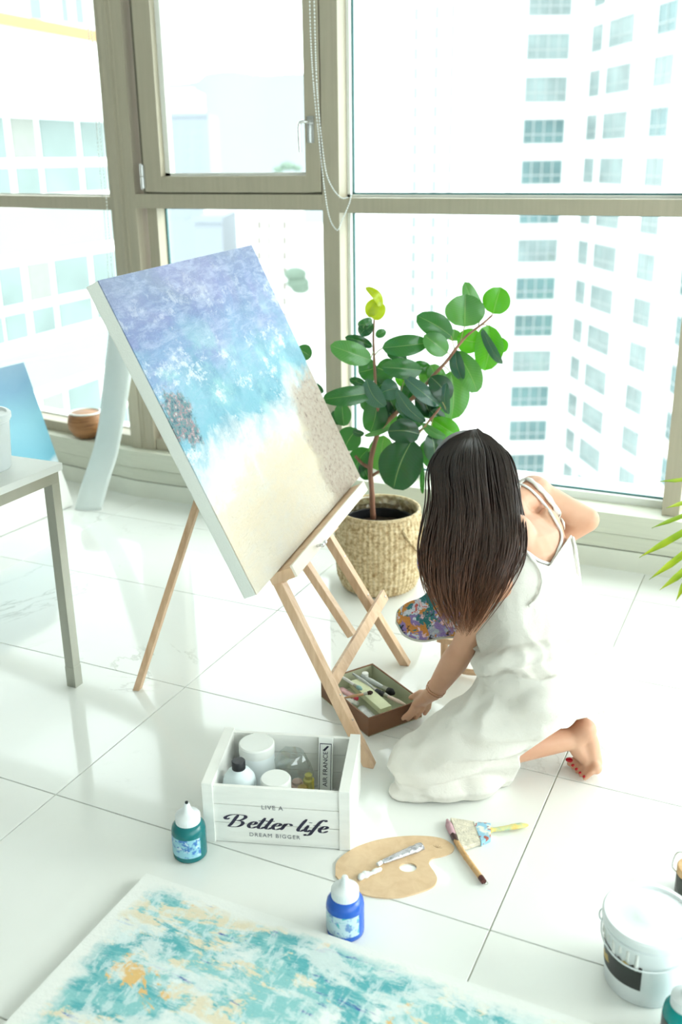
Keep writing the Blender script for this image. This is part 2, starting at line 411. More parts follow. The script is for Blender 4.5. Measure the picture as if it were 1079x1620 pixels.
struct(MB().box((-1500, 4.3, -75.5), (1500, 1500, -75)), 'ground', mat('city_ground', (196, 200, 198), .9, var=.1, vscale=.01))
def hpt(x, D, row=228):
    """point at horizontal distance D in the direction of photo column x"""
    d = ray((x, row)); h = V((d.x, d.y, 0)).normalized(); return h*D
def vz(x, y, P, n): return pp(x, y, P, n).z
class Face:
    def __init__(s, a, b):
        s.a, s.b = V(a), V(b); s.d = (s.b-s.a).normalized(); s.n = V((s.d.y, -s.d.x, 0))
        if s.n.dot(CAM-s.a) < 0: s.n = -s.n
        s.L = (s.b-s.a).length
    def s_at(s, x, y=300): return (pp(x, y, s.a, s.n)-s.a).dot(s.d)
    def P(s, u, o, z): return s.a+s.d*u+s.n*o+V((0, 0, z))
    def rect(s, mb, u0, u1, o0, o1, z0, z1, mi=0): return rect(mb, s.P, u0, u1, o0, o1, z0, z1, mi)
    def window(s, parent, u0, u1, z0, z1, pane, frame, split=.33, cols=2, fw=.07):
        f = MB()
        for a in ((u0, u1, z0, z0+fw), (u0, u1, z1-fw, z1), (u0, u0+fw, z0, z1), (u1-fw, u1, z0, z1), (u0, u1, z0+(z1-z0)*split-fw/2, z0+(z1-z0)*split+fw/2)):
            s.rect(f, a[0], a[1], 0, .06, a[2], a[3])
        for k in range(1, cols):
            uc = u0+(u1-u0)*k/cols; s.rect(f, uc-fw/2, uc+fw/2, 0, .06, z0, z1)
        fo = f.build('window', frame, parent)
        s.rect(MB(), u0, u1, -.02, .02, z0, z1).build('pane', pane, fo)
# right tower : four faces
T = thing('apartment_tower', hpt(870, 76), 'tall white apartment tower with rows of teal windows behind the big right pane', 'building')
c0, c1, c2, c3, c4 = hpt(795, 75), hpt(906, 76), hpt(1006, 66), hpt(1062, 62), hpt(1180, 52)
back = V((-_sy, _cy, 0))*25
F1, F2, F3, F4 = Face(c0, c1), Face(c1, c2), Face(c2, c3), Face(c3, c4)
tb = MB(); poly = [c0, c1, c2, c3, c4, c4+back, c0+back]
tb.prism([p+V((0, 0, -75)) for p in poly], (0, 0, 1), 145); tb.build('tower_wall', M['twall'], T)
ft = MB()
for F_ in (F1, F2, F3):
    F_.rect(ft, -.25, .25, 0, .35, -75, 70)
ft.build('corner_pier', M['twall'], T)
S1 = (F1.s_at(823), F1.s_at(888)); z_r = [vz(855, y, F1.a, F1.n) for y in (292, 253, 228, 188)]
fh = (z_r[2]-z_r[0]); zb = z_r[0]; wh = z_r[1]-z_r[0]
rj = random.Random(3)
for k in range(-8, 5):
    z = zb+k*fh
    F1.window(T, S1[0], S1[1], z, z+wh, rj.choice([M['tpane'], M['tpane'], M['tpane'], M['tpane2']]), M['tframe'], .38, 4, .08)
for F_, x0, x1, wf in ((F2, 922, 938, 1), (F2, 947, 984, 2), (F3, 1019, 1048, 2)):
    a, b = F_.s_at(x0), F_.s_at(x1)
    for k in range(-8, 5):
        z = zb+k*fh+.15
        F_.window(T, a, b, z, z+wh*.98, rj.choice([M['tpane2'], M['tpane2'], M['tpane'] if F_ is F3 else M['tpane2']]), M['tframe'], .36, wf, .08)
a = F2.s_at(1000)
for k in range(0, 5):
    F2.rect(MB(), a-.4, a+.45, -.05, .02, zb+k*fh+.1, zb+k*fh+.95).build('vent_grille', M['tpane2'], T)
for k in range(-8, 5):
    a, b = F4.s_at(1072, 500), F4.s_at(1100, 500)
    F4.window(T, a, b, zb+k*fh, zb+k*fh+wh, M['tpane'], M['tframe'], .36, 1, .08)
# faint middle tower
T2 = thing('apartment_tower', hpt(700, 130), 'faint overexposed white tower just left of the teal-windowed one', 'building')
d0, d1 = hpt(548, 137), hpt(795, 128); G = Face(d0, d1)
MB().prism([p+V((0, 0, -75)) for p in (d0, d1, d1+back, d0+back)], (0, 0, 1), 150).build('tower_wall', M['twall'], T2)
zz = vz(690, 275, G.a, G.n); f2 = zz-vz(690, 304, G.a, G.n)
for k in range(-9, 9):
    for x0, x1 in ((652, 660), (683, 691), (708, 714), (762, 775)):
        G.rect(MB(), G.s_at(x0), G.s_at(x1), -.05, .05, zz+k*f2, zz+k*f2+1.4).build('window', M['hpane'], T2)
# left building : gridded glass facade receding to the right
def vp_dir(x, y):
    d = ray((x, y)); return V((d.x, d.y, 0)).normalized()
LB = thing('apartment_building', hpt(80, 24), 'nearby building with white-framed glass grid outside the left window', 'building')
a = hpt(80, 24); dr = vp_dir(1150, 222)
f0 = a-dr*6; f1 = a+dr*22; FL_ = Face(f0, f1); f1 = FL_.P(FL_.s_at(212, 230), 0, 0); FL_ = Face(f0, f1)
nb = -FL_.n
MB().prism([p+V((0, 0, -75)) for p in (f0, f1, f1+nb*12, f0+nb*12)], (0, 0, 1), 75+vz(80, 52, FL_.a, FL_.n)).build('facade_wall', M['white'], LB)
z1_, z2_, z3_, z4_ = [vz(80, y, FL_.a, FL_.n) for y in (189, 250, 264, 306)]
zn = vz(80, 412, FL_.a, FL_.n); st = z1_-zn
us = [FL_.s_at(x, 230) for x in (-60, -5, 5, 17, 62, 120, 126, 160)]
cols = [(FL_.s_at(-75, 230), FL_.s_at(-32, 230), 1), (FL_.s_at(-28, 230), FL_.s_at(9, 230), 0), (FL_.s_at(20, 230), FL_.s_at(57, 230), 1), (FL_.s_at(65, 230), FL_.s_at(121, 230), 0), (FL_.s_at(129, 230), FL_.s_at(166, 230), 0)]
span = cols[-1][1]; per = cols[-1][0]-cols[1][0]
allc = list(cols)+[(FL_.s_at(172, 230), FL_.s_at(200, 230), 0)]
for lv in range(0, 5):
    dz = -st*lv
    for (u0, u1, q) in allc:
        FL_.rect(MB(), u0, u1, -.05, .03, z2_+dz, z1_+dz).build('window', M['lpane2'] if q else M['lpane'], LB)
        FL_.rect(MB(), u0, u1, -.05, .03, z4_+dz, z3_+dz).build('window', M['lpane'], LB)
    FL_.rect(MB(), allc[0][0], allc[-1][1], -.05, .03, zn+dz+.25, z4_+dz-.3).build('spandrel', M['lspan'], LB)
tb = MB()
FL_.rect(tb, 0, FL_.L, 0, .8, vz(80, 168, FL_.a, FL_.n), vz(80, 148, FL_.a, FL_.n)); FL_.rect(tb, 0, FL_.L, 0, .25, z1_+.1, z1_+.28)
tb.build('parapet_ledge', M['white'], LB)
FL_.rect(MB(), 0, FL_.L, 0, .1, vz(80, 52, FL_.a, FL_.n)-.02, vz(80, 36, FL_.a, FL_.n)).build('orange_band', M['orange'], LB)
UB = thing('apartment_tower', hpt(60, 60), 'pale tower with small windows rising over the orange-banded roof at upper left', 'building')
u0, u1 = hpt(-150, 60), hpt(150, 66); G2 = Face(u0, u1)
MB().prism([p+V((0, 0, -75)) for p in (u0, u1, u1+back, u0+back)], (0, 0, 1), 110).build('tower_wall', M['twall'], UB)
for k in range(4):
    z = vz(60, 30, G2.a, G2.n)+k*2.9
    for x0, x1 in ((-20, -6), (48, 66), (98, 108), (120, 132)):
        G2.rect(MB(), G2.s_at(x0, 20), G2.s_at(x1, 20), -.05, .05, z, z+1.5).build('window', M['hpane'], UB)
# hill and mid-distance blocks behind the casement
hm = MB(); prof = []
for i in range(40):
    x = 150+i*14; D = 520
    hh = 118+14*noise.noise(V((i*.16, 2, 0)))+(9 if x < 330 else 0)
    prof.append((x, hh))
rows = []
for (x, y) in prof:
    p = hpt(x, 520); top = vz(x, y, p, p.normalized()); rows.append((p, top))
vs = []
for p, top in rows: vs += [p*.8+V((0, 0, -75)), p+V((0, 0, top)), p*1.3+V((0, 0, -75))]
hm.add(vs, [(3*i+k, 3*i+3+k, 3*i+4+k, 3*i+1+k) for i in range(len(rows)-1) for k in (0, 1)])
tag(hm.build('hills', M['hill'], smooth='all'), kind='structure')
def block(xa, xb, D, ytop, mname, label, wins=None, depth=20, wm='hpane'):
    a, b = hpt(xa, D), hpt(xb, D*.99); F = Face(a, b); bk = V((-_sy, _cy, 0))*depth
    top = vz((xa+xb)/2, ytop, F.a, F.n)
    T = thing('apartment_block', (a+b)/2, label, 'building')
    MB().prism([p+V((0, 0, -75)) for p in (a, b, b+bk, a+bk)], (0, 0, 1), 75+top).build('block_wall', M[mname], T)
    cp = MB(); F.rect(cp, -.2, F.L+.2, 0, .3, top-.6, top+.3); cp.build('roof_edge', M[mname], T)
    if wins:
        for (x0, x1) in wins[0]:
            for y in wins[1]:
                z0 = vz(x0, y+wins[2], F.a, F.n); z1 = vz(x0, y, F.a, F.n)
                F.rect(MB(), F.s_at(x0, y), F.s_at(x1, y), -.05, .08, z0, z1).build('window', M[wm], T)
block(262, 332, 230, 180, 'bluewall', 'pale blue-grey high block at lower left of the casement view', (((270, 278), (290, 298), (310, 318)), range(195, 340, 16), 6))
block(275, 312, 260, 142, 'twall', 'white block rising in front of the hill, behind the casement glass')
block(318, 405, 170, 292, 'twall', 'low white block below the hill seen under the casement')
block(400, 470, 120, 338, 'twall', 'white block with three columns of small dark windows behind the easel painting', (((408, 413), (424, 428), (448, 453)), range(350, 500, 24), 13), wm='redwall')
block(300, 345, 140, 345, 'bluewall', 'small pale blue block just above the top edge of the easel painting')
block(468, 520, 110, 372, 'twall', 'white block with a flat roof left of the mullion, beside the easel painting')
for blobs, D, lab in ((((455, 250, 12), (440, 256, 9), (470, 254, 8)), 300, 'hazy green clump of far trees at the foot of the hill outside'), (((462, 398, 6), (466, 412, 6), (470, 420, 5)), 92, 'pale green trees beside the block with small dark windows')):
    gm = MB()
    for (x, y, r) in blobs:
        p = hpt(x, D); z = vz(x, y, p, p.normalized()); gm.ell(p+V((0, 0, z-2)), (r*.18, r*.18, r*.11), n=12)
    o = gm.build('tree_foliage', M['citygreen'], smooth='all'); tag(o, lab, 'trees', kind='stuff')
#==OBJECTS==
# ------------------------------------------------------------------ painting materials
def painting(kind):
    t = NT('painted_'+kind); uv = t.n('UVMap'); sx = t.n('SeparateXYZ'); t.l(uv.outputs[0], sx.inputs[0]); U, Vv = sx.outputs[0], sx.outputs[1]
    def co(scale, rot=0):
        mp = t.n('Mapping'); t.l(uv.outputs[0], mp.inputs[0]); mp.inputs['Scale'].default_value = scale; mp.inputs['Rotation'].default_value = (0, 0, rot); return mp.outputs[0]
    if kind == 'seascape':
        n1 = t.noise(co((1.2, 1, 1)), 3.2, 6, .6, .8); n2 = t.noise(co((1, 1, 1)), 14, 6, .7, .4); n3 = t.noise(co((1, 2.4, 1), -.7), 9, 6, .65, 1.2)
        h = t.math('ADD', Vv, t.math('MULTIPLY', t.math('SUBTRACT', n1, .5), .42))
        h = t.math('ADD', h, t.math('MULTIPLY', t.math('SUBTRACT', n2, .5), .10))
        h = t.math('SUBTRACT', h, t.math('MULTIPLY', t.math('SUBTRACT', U, .5), .06))
        c = t.ramp(h, [(0, lin((236, 226, 208))), (.20, lin((236, 220, 194))), (.29, lin((234, 224, 206))), (.355, lin((240, 240, 238))), (.44, lin((220, 230, 232))), (.49, lin((126, 188, 208))), (.62, lin((140, 192, 212))), (.72, lin((126, 162, 202))), (.86, lin((112, 134, 182))), (1., lin((134, 148, 180)))])
        lav = t.step(t.noise(co((1, 1, 1)), 3.2, 5, .55, .8), .48, .64); up = t.step(Vv, .5, .72)
        c = t.mix(t.math('MULTIPLY', t.math('MULTIPLY', lav, up), .55), c, lin((144, 146, 200)))
        str_ = t.noise(co((1, 3.2, 1), -.75), 11, 7, .72, .5)
        c = t.mix(t.math('MULTIPLY', t.step(str_, .46, .66), t.math('MULTIPLY_ADD', up, .38, .12)), c, lin((200, 212, 234)))
        aq = t.step(t.noise(co((1, 1, 1)), 5, 6, .65, .3), .50, .60); band = t.math('MULTIPLY', t.step(Vv, .33, .45), t.step(Vv, .85, .68))
        c = t.mix(t.math('MULTIPLY', t.math('MULTIPLY', aq, band), .55), c, lin((92, 156, 184)))
        mint = t.step(t.noise(co((1, 1, 1)), 4.1, 5, .6, .2), .54, .62); c = t.mix(t.math('MULTIPLY', t.math('MULTIPLY', mint, band), .6), c, lin((164, 216, 216)))
        foam = t.math('ADD', t.math('MULTIPLY', t.noise(co((1, 1.2, 1), -.4), 6.5, 9, .78, .15), .8), t.math('MULTIPLY', t.noise(co((1, 1, 1)), 34, 4, .7), .2))
        foam = t.step(foam, .535, .60)
        wide = t.math('MULTIPLY', t.step(Vv, .30, .42), t.step(Vv, 1.05, .62))
        c = t.mix(t.math('MULTIPLY', foam, t.math('MULTIPLY_ADD', wide, .85, .05)), c, lin((232, 237, 240)))
        spk = t.step(t.noise(co((1, 1, 1)), 60, 3, .7), .66, .72)
        c = t.mix(t.math('MULTIPLY', t.math('MULTIPLY', spk, band), .6), c, lin((70, 130, 160)))
        # dark coral patch at the left edge
        def spot(cu, cv, ru, rv, n=n2, k=1.1):
            a = t.math('DIVIDE', t.math('SUBTRACT', U, cu), ru); b = t.math('DIVIDE', t.math('SUBTRACT', Vv, cv), rv)
            d = t.math('SQRT', t.math('ADD', t.math('MULTIPLY', a, a), t.math('MULTIPLY', b, b)))
            d = t.math('ADD', d, t.math('MULTIPLY', t.math('SUBTRACT', n, .5), k)); return t.step(d, 1.1, .8)
        sp = spot(.055, .56, .075, .085, t.noise(co((1, 1, 1)), 16, 6, .75), 2.4)
        cc = t.ramp(t.noise(co((1, 1, 1)), 55, 3, .7), [(.36, lin((62, 84, 110))), (.47, lin((92, 146, 150))), (.56, lin((160, 120, 132))), (.66, lin((190, 200, 198)))])
        c = t.mix(sp, c, cc)
        # rough sandstone area lower right
        a = t.math('ADD', U, t.math('MULTIPLY', t.math('SUBTRACT', n2, .5), .25)); b = t.math('ADD', Vv, t.math('MULTIPLY', t.math('SUBTRACT', n2, .5), .3))
        rk = t.math('MULTIPLY', t.step(t.math('ADD', a, t.math('MULTIPLY', Vv, -.12)), .68, .75), t.step(b, .50, .42))
        rc = t.ramp(t.noise(co((1, 1, 1)), 46, 5, .75), [(.34, lin((146, 108, 92))), (.40, lin((210, 188, 170))), (.5, lin((230, 212, 196))), (.7, lin((238, 228, 214)))])
        c = t.mix(rk, c, rc)
        t.l(c, t.b.inputs['Base Color'])
        hb = t.math('ADD', t.math('MULTIPLY', n3, .6), t.math('MULTIPLY', t.noise(co((1, 1, 1)), 42, 6, .75), t.math('MULTIPLY_ADD', rk, 1.6, .8)))
        t.bump(hb, .8, .016); t.b.inputs['Roughness'].default_value = .42
    elif kind == 'abstract':
        cr_ = (1.25, 1, 1)
        base = lin((232, 238, 236))
        bl = lambda s, r, sc, a, b, d=7: t.step(t.noise(co(s, r), sc, d, .68, .35), a, b)
        c = t.mix(bl((1.5, 1, 1), .15, 4.2, .38, .47), base, lin((136, 196, 198)))
        c = t.mix(bl((1, 1.9, 1), 0, 5.1, .50, .56), c, lin((88, 172, 180)))
        c = t.mix(bl((1.3, 1.9, 1), .1, 4.2, .53, .56), c, lin((226, 216, 190)))
        c = t.mix(bl((1.6, 1.5, 1), 1.1, 5.0, .60, .62), c, lin((226, 186, 120)))
        c = t.mix(bl((1, 4, 1), .3, 6.0, .62, .65), c, lin((66, 96, 166)))
        c = t.mix(t.math('MULTIPLY', bl((1.2, 1.6, 1), .2, 7.5, .50, .57), .8), c, lin((226, 234, 232)))
        c = t.mix(t.math('MULTIPLY', bl((3, 1, 1), .6, 17, .52, .6), .6), c, lin((220, 234, 234)))
        ed = lambda x, a, b: t.math('MULTIPLY', t.step(x, a, b), t.step(x, 1-a, 1-b))
        nn = t.math('MULTIPLY', t.math('SUBTRACT', t.noise(co((1, 1, 1)), 9, 6, .7), .5), .10)
        e = t.math('MULTIPLY', ed(t.math('ADD', U, nn), .02, .05), ed(t.math('ADD', Vv, nn), .02, .05))
        c = t.mix(e, lin((236, 238, 234)), c)
        t.l(c, t.b.inputs['Base Color']); t.bump(t.noise(co((1.4, 1, 1)), 36, 6, .7), .35, .006); t.b.inputs['Roughness'].default_value = .55
    elif kind == 'wash':
        n1 = t.noise(co((1, 1, 1)), 4, 6, .6, .6); h = t.math('ADD', Vv, t.math('MULTIPLY', t.math('SUBTRACT', n1, .5), .22))
        c = t.ramp(h, [(0, lin((240, 240, 236))), (.27, lin((240, 240, 236))), (.36, lin((96, 164, 186))), (.62, lin((120, 178, 196))), (.85, lin((110, 156, 186))), (1, lin((130, 166, 192)))])
        t.l(c, t.b.inputs['Base Color']); t.bump(n1, .2, .004)
    return t.m
def canvas(name, BL, right, up, w, h, th, m_, label, cat='painting', edge_mat=None):
    """stretched canvas: BL corner of the front face, unit right and up vectors"""
    BL, right, up = V(BL), V(right).normalized(), V(up).normalized(); n = right.cross(up)
    T = thing(name, BL+right*w/2, label, cat)
    MB().obox(BL-n*.0015, right*w, up*h, -n*th).build('stretcher', edge_mat or M['linen'], T, bevel=.004)
    mb = MB(); k = 2
    vs = [BL+n*.001, BL+n*.001+right*w, BL+n*.001+right*w+up*h, BL+n*.001+up*h]; b = [p-n*.0025 for p in vs]
    mb.add(vs+b, [(0, 1, 2, 3), (0, 4, 5, 1), (1, 5, 6, 2), (2, 6, 7, 3), (3, 7, 4, 0)])
    o = mb.build('painted_front', m_, T, weld=False); uv = o.data.uv_layers.new(name='UVMap')
    for lp in o.data.loops:
        p = o.data.vertices[lp.vertex_index].co-BL; uv.data[lp.index].uv = (p.dot(right)/w, p.dot(up)/h)
    return T
M['linen'] = mat('primed_linen', (232, 236, 230), .75, bump=.3, bscale=300)

# ------------------------------------------------------------------ easel + painting
th, ph = 1.728, .442
cdir = V((math.cos(th), math.sin(th), 0)); nb_ = V((-math.sin(th), math.cos(th), 0)); cup = V((0, 0, math.cos(ph)))+nb_*math.sin(ph)
CB = V((-1.146, 1.935, .521)); cn = cdir.cross(cup)
canvas('easel_painting', CB, cdir, cup, 1.0, .84, .036, painting('seascape'), 'large blue, white and sand textured seascape canvas standing on the wooden easel')
fL, fR = V((-.906, 2.085, 0)), V((-1.024, 2.650, 0))
lt, rt = V((-1.159, 2.123, .516)), V((-1.211, 2.527, .491))
off = -cn*.055
E_ = thing('easel', (-1.25, 2.37, 0), 'pale wooden A-frame easel holding the seascape canvas', 'easel')
def leg(a, b, ztop):
    d = (V(b)-V(a)); k = (ztop-a.z)/d.z; return V(a)+d*k
def easel_leg(a, b, zt, w=.032, t=.026):
    mb = MB(); top = leg(a, b, zt); d = (top-a).normalized()
    s = cdir; s = (s-d*s.dot(d)).normalized(); n = d.cross(s)
    bt = [a-s*w/2-n*t/2, a+s*w/2-n*t/2, a+s*w/2+n*t/2, a-s*w/2+n*t/2]
    bt = [p+d*((0-p.z)/d.z) for p in bt]; tp = [p-a+top for p in (a-s*w/2-n*t/2, a+s*w/2-n*t/2, a+s*w/2+n*t/2, a-s*w/2+n*t/2)]
    mb.hexa(bt+tp); return mb.build('leg', M['pine'], E_, bevel=.002)
lt2, rt2 = lt+off*.7, rt+off*.7
easel_leg(fL, lt2, 1.16); easel_leg(fR, rt2, 1.16)
easel_leg(V((-1.725, 2.166, 0)), V((-1.597, 2.36, .55))+V((0, 0, 0)), 1.0, .024, .020)
mast_b, mast_t = V((-1.068, 2.332, .243)), V((-1.176, 2.306, .49))+off*.7
mt = leg(mast_b, mast_t, 1.18)
MB().bar(mast_b, mt, .028, .022, cdir).build('mast', M['pine'], E_, bevel=.002)
pL, pR = pp(541, 1068, fL, cn)-cn*.020, pp(598, 948, fL, cn)+cn*.019
MB().bar(pL+(pL-pR)*.05, pR+(pR-pL)*.04, .036, .012, cup).build('cross_brace', M['pine'], E_, bevel=.002)
t0, t1 = CB+cdir*.16, CB+cdir*.90
MB().obox(t0-cup*.034-cn*.035, cdir*.74, cup*.030, cn*.075).build('tray', M['pine_light'] if 'pine_light' in M else M['pine'], E_, bevel=.003)
MB().obox(t0-cup*.034+cn*.036, cdir*.74, cup*.034, cn*.008).build('tray_lip', mat('whitened_easel_wood', (238, 228, 214), .5, var=.05), E_, bevel=.002)
a, b = V((-1.159, 2.123, .500))-cn*.01, V((-1.178, 2.30, .500))-cn*.01
MB().bar(a-(b-a)*.08, b+(b-a)*1.3, .03, .014, cup).build('crossbar', M['pine'], E_, bevel=.002)
for p in (lerp(fL, lt2, .36)+cn*.013, lerp(fL, lt2, .23)+cn*.013, lerp(fR, rt2, .52)+cn*.013, lerp(fR, rt2, .80)+cn*.013, pR+cn*.008):
    MB().lathe([(0, -.002), (.0035, -.002), (.0035, .002), (0, .003)], 8, p, cn).build('screw', M['chrome'], E_, smooth=True)
p = V((-1.172, 2.285, .512))+cn*.012
wn_ = MB(); wn_.tube([p, p+cn*.035], .004, 8); wn_.ell(p+cn*.032+cdir*.011, (.006, .010, .006)); wn_.ell(p+cn*.032-cdir*.011, (.006, .010, .006)); wn_.build('wing_nut', M['chrome'], E_, smooth='all')

# ------------------------------------------------------------------ blue canvas leaning behind the table
A0 = V((-3.04, 3.47, .004)); B0 = V((-3.10, 2.45, .004)); rt_ = (A0-B0).normalized(); tl = .31
nb2 = V((-rt_.y, rt_.x, 0)); u2 = V((0, 0, 1))*math.cos(tl)+nb2*math.sin(tl)
canvas('leaning_painting', B0, rt_, u2, (A0-B0).length, .70, .03, painting('wash'), 'blue and white canvas leaning by the window behind the white table')

# ------------------------------------------------------------------ curled paper strip, bowl
pm = mat('heavy_paper', (226, 234, 232), .7, var=.02)
L_ = [(119, 805, 0.0), (123, 765, .0), (140, 722, .0), (152, 660, .0), (172, 600, .0), (190, 540, .0)]
yp_ = lambda x, y, Y: pp(x, y, (0, Y, 0), (0, 1, 0))
path = cr([pl(140, 806, .003), yp_(151, 765, 3.50), yp_(167, 715, 3.58), yp_(178, 660, 3.64), yp_(186, 600, 3.67), yp_(196, 540, 3.68), yp_(204, 480, 3.68)], 6)
mb = MB(); N = len(path); J = 9; vs = []
for i, p in enumerate(path):
    t = i/(N-1); wd = lerp(.125, .155, min(1, t*1.6))
    wx = V((1, .12, 0)).normalized()
    for j in range(J):
        u = j/(J-1)-.5; vs.append(p+wx*u*wd+V((0, -.018*(1-(2*u)**2)+.012*math.sin(6*t+3*u), 0)))
mb.add(vs, [(i*J+j, i*J+j+1, (i+1)*J+j+1, (i+1)*J+j) for i in range(N-1) for j in range(J-1)])
o = mb.build('paper_strip', pm, smooth='all'); so = o.modifiers.new('s', 'SOLIDIFY'); so.thickness = .0015; recenter(o)
tag(o, 'long curled strip of white paper leaning at the column beside the wooden bowl', 'paper')
B = thing('wooden_bowl', (-3.22, 3.865, .232), 'round wooden bowl with a pale rim on the window sill', 'bowl')
B.location = pp(140, 702, (0, 3.815, 0), (0, 1, 0)); bz = B.location
bz.z = .232; bc = (bz.x, bz.y, .2335)
bw = NT('turned_wood'); co = bw.coord(scale=(1, 1, 9)); nn = bw.noise(co, 9, 4, .6, .5)
bw.l(bw.ramp(nn, [(.3, lin((120, 78, 44))), (.6, lin((168, 118, 74))), (.75, lin((190, 142, 98)))]), bw.b.inputs['Base Color'])
MB().lathe([(.0, 0), (.04, 0), (.068, .018), (.086, .048), (.09, .08), (.084, .112), (.077, .128)], 40, bc).build('bowl_body', bw.m, B, smooth='all')
MB().lathe([(.078, .126), (.081, .131), (.072, .134), (.068, .12), (.05, .06), (0, .05)], 40, bc, cap=False).build('bowl_rim', M['white'], B, smooth='all')

# ------------------------------------------------------------------ table, bucket on it
TB = thing('side_table', (-2.35, 1.75, 0), 'white-topped side table on square steel legs at the left edge', 'table')
tx1, ty1, tx0, ty0, tz = -1.905, 2.125, -2.85, 1.45, .722
MB().box((tx0, ty0, tz-.022), (tx1+.01, ty1+.01, tz)).build('tabletop', M['white'], TB, bevel=.003)
fr_ = MB()
for a in (((tx0, ty1-.032, tz-.056), (tx1, ty1, tz-.022)), ((tx0, ty0, tz-.056), (tx1, ty0+.032, tz-.022)), ((tx1-.032, ty0+.032, tz-.056), (tx1, ty1-.032, tz-.022)), ((tx0, ty0+.032, tz-.056), (tx0+.032, ty1-.032, tz-.022))): fr_.box(*a)
fr_.build('apron_rail', M['steel'], TB, bevel=.001)
for x in (tx0, tx1-.032):
    for y in (ty0, ty1-.032):
        l = MB().box((x, y, .012), (x+.032, y+.032, tz-.056)).build('leg', M['steel'], TB, bevel=.001)
        MB().box((x-.001, y-.001, 0), (x+.033, y+.033, .07)).build('foot_sleeve', M['steel'], l, bevel=.001)
bc = (-2.075, 2.0, tz)
BK = thing('lidded_bucket', bc, 'white plastic bucket standing on the side table', 'bucket')
MB().lathe([(0, 0), (.082, 0), (.085, .004), (.094, .135), (.097, .137), (.097, .147)], 48, bc).build('bucket_body', M['plastic'], BK, smooth=True)
MB().lathe([(.0965, .142), (.101, .144), (.101, .156), (.097, .160), (.090, .160), (.087, .154), (.060, .152), (.058, .155), (0, .155)], 48, bc).build('lid', M['plastic'], BK, smooth=True)

# ------------------------------------------------------------------ crate
cA, cB = V((-1.141, 1.633, 0)), V((-.807, 1.742, 0)); cd_ = (cB-cA).normalized(); cbk = V((-cd_.y, cd_.x, 0)); CW, CD, CH = (cB-cA).length, .245, .165
CT = thing('wooden_crate', (cA+cB)/2+cbk*CD/2, 'white wooden crate lettered Better life holding jars and a plastic bag', 'crate')
Z = V((0, 0, 1)); wht = mat('whitewashed_board', (243, 243, 238), .6, var=.05, vscale=5, stretch=(1, 1, 6), bump=.15, bscale=40)
EB = .026
for i in range(3):
    z0 = .006+i*.051; MB().obox(cA+cd_*EB+Z*z0-cbk*.000+cbk*.004, cd_*(CW-2*EB), cbk*.010, Z*.0495).build('plank', wht, CT, bevel=.001)
    MB().obox(cA+cd_*EB+Z*z0+cbk*(CD-.012), cd_*(CW-2*EB), cbk*.010, Z*.0495).build('plank', wht, CT, bevel=.001)
MB().obox(cA, cd_*EB, cbk*CD, Z*CH).build('end_board', wht, CT, bevel=.0015); MB().obox(cB-cd_*EB, cd_*EB, cbk*CD, Z*CH).build('end_board', wht, CT, bevel=.0015)
MB().obox(cA+cd_*EB+Z*.002+cbk*.004, cd_*(CW-2*EB), cbk*(CD-.008), Z*.006).build('bottom_board', wht, CT)
# lettering on the front
def cpt(x, y): p = pp(x, y, cA+cbk*.004, cbk); return (p-cA).dot(cd_), p.z
def text(body, parent, P0, ux, uz, size, mt_, sp=1.0, shear=0, name='lettering'):
    c = bpy.data.curves.new(name, 'FONT'); c.body = body; c.size = size; c.space_character = sp; c.shear = shear; c.extrude = .0002; c.align_x = 'CENTER'
    o = bpy.data.objects.new(name, c); COL.objects.link(o); ux, uz = V(ux).normalized(), V(uz).normalized()
    mm = Matrix((ux, uz, ux.cross(uz))).transposed().to_4x4(); mm.translation = V(P0); me = None
    bpy.context.view_layer.update(); me = evalmesh(o); me.transform(mm); bpy.data.objects.remove(o); bpy.data.curves.remove(c)
    me.materials.clear(); me.materials.append(mt_); o = bpy.data.objects.new(name, me); COL.objects.link(o)
    o.parent = parent; o.matrix_parent_inverse = Matrix.Translation(parent.location).inverted(); return o
s1, z1 = cpt(431, 1281); text('LIVE A', CT, cA+cd_*s1+Z*z1+cbk*.0032, cd_, Z, .0165, M['greyink'], 1.15)
s1, z1 = cpt(435, 1325); text('DREAM BIGGER', CT, cA+cd_*s1+Z*z1+cbk*.0032, cd_, Z, .0150, M['greyink'], 1.22)
GL = {
 'B': (1.55, [[(-.05, 1.35), (-.28, 1.15), (-.42, 1.45), (-.1, 1.85), (.45, 1.98), (1.0, 1.9), (1.12, 1.55), (.85, 1.15), (.45, 1.02)], [(.5, 1.95), (.38, 1.3), (.25, .5), (.1, .02)], [(.45, 1.04), (.95, .95), (1.1, .55), (.85, .1), (.4, -.02), (.0, .05)]]),
 'e': (.72, [[(.08, .5), (.4, .58), (.56, .82), (.4, 1.02), (.16, .82), (.06, .4), (.2, .04), (.45, .02), (.72, .3)]]),
 't': (.58, [[(.36, 1.75), (.24, 1.0), (.12, .3), (.22, .0), (.42, .05), (.58, .3)], [(-.06, 1.20), (.2, 1.24), (.62, 1.30)]]),
 'r': (.75, [[(.18, 1.02), (.12, .5), (.04, 0)], [(.1, .55), (.3, .98), (.52, 1.02), (.66, .86), (.60, .74)]]),
 ' ': (.45, []),
 'l': (.55, [[(.42, 1.95), (.26, 1.2), (.12, .35), (.2, .0), (.4, .05), (.56, .3)]]),
 'i': (.5, [[(.2, 1.02), (.12, .35), (.2, .0), (.36, .04), (.5, .3)], [(.27, 1.42), (.28, 1.5)]]),
 'f': (.62, [[(.92, 1.72), (.78, 1.98), (.52, 1.75), (.34, 1.0), (.2, .2), (.08, -.45), (-.18, -.62), (-.3, -.42)], [(.05, 1.05), (.62, 1.08)]]),
}
(sx0, zb0), (sx1, _) = cpt(360, 1307), cpt(516, 1316)
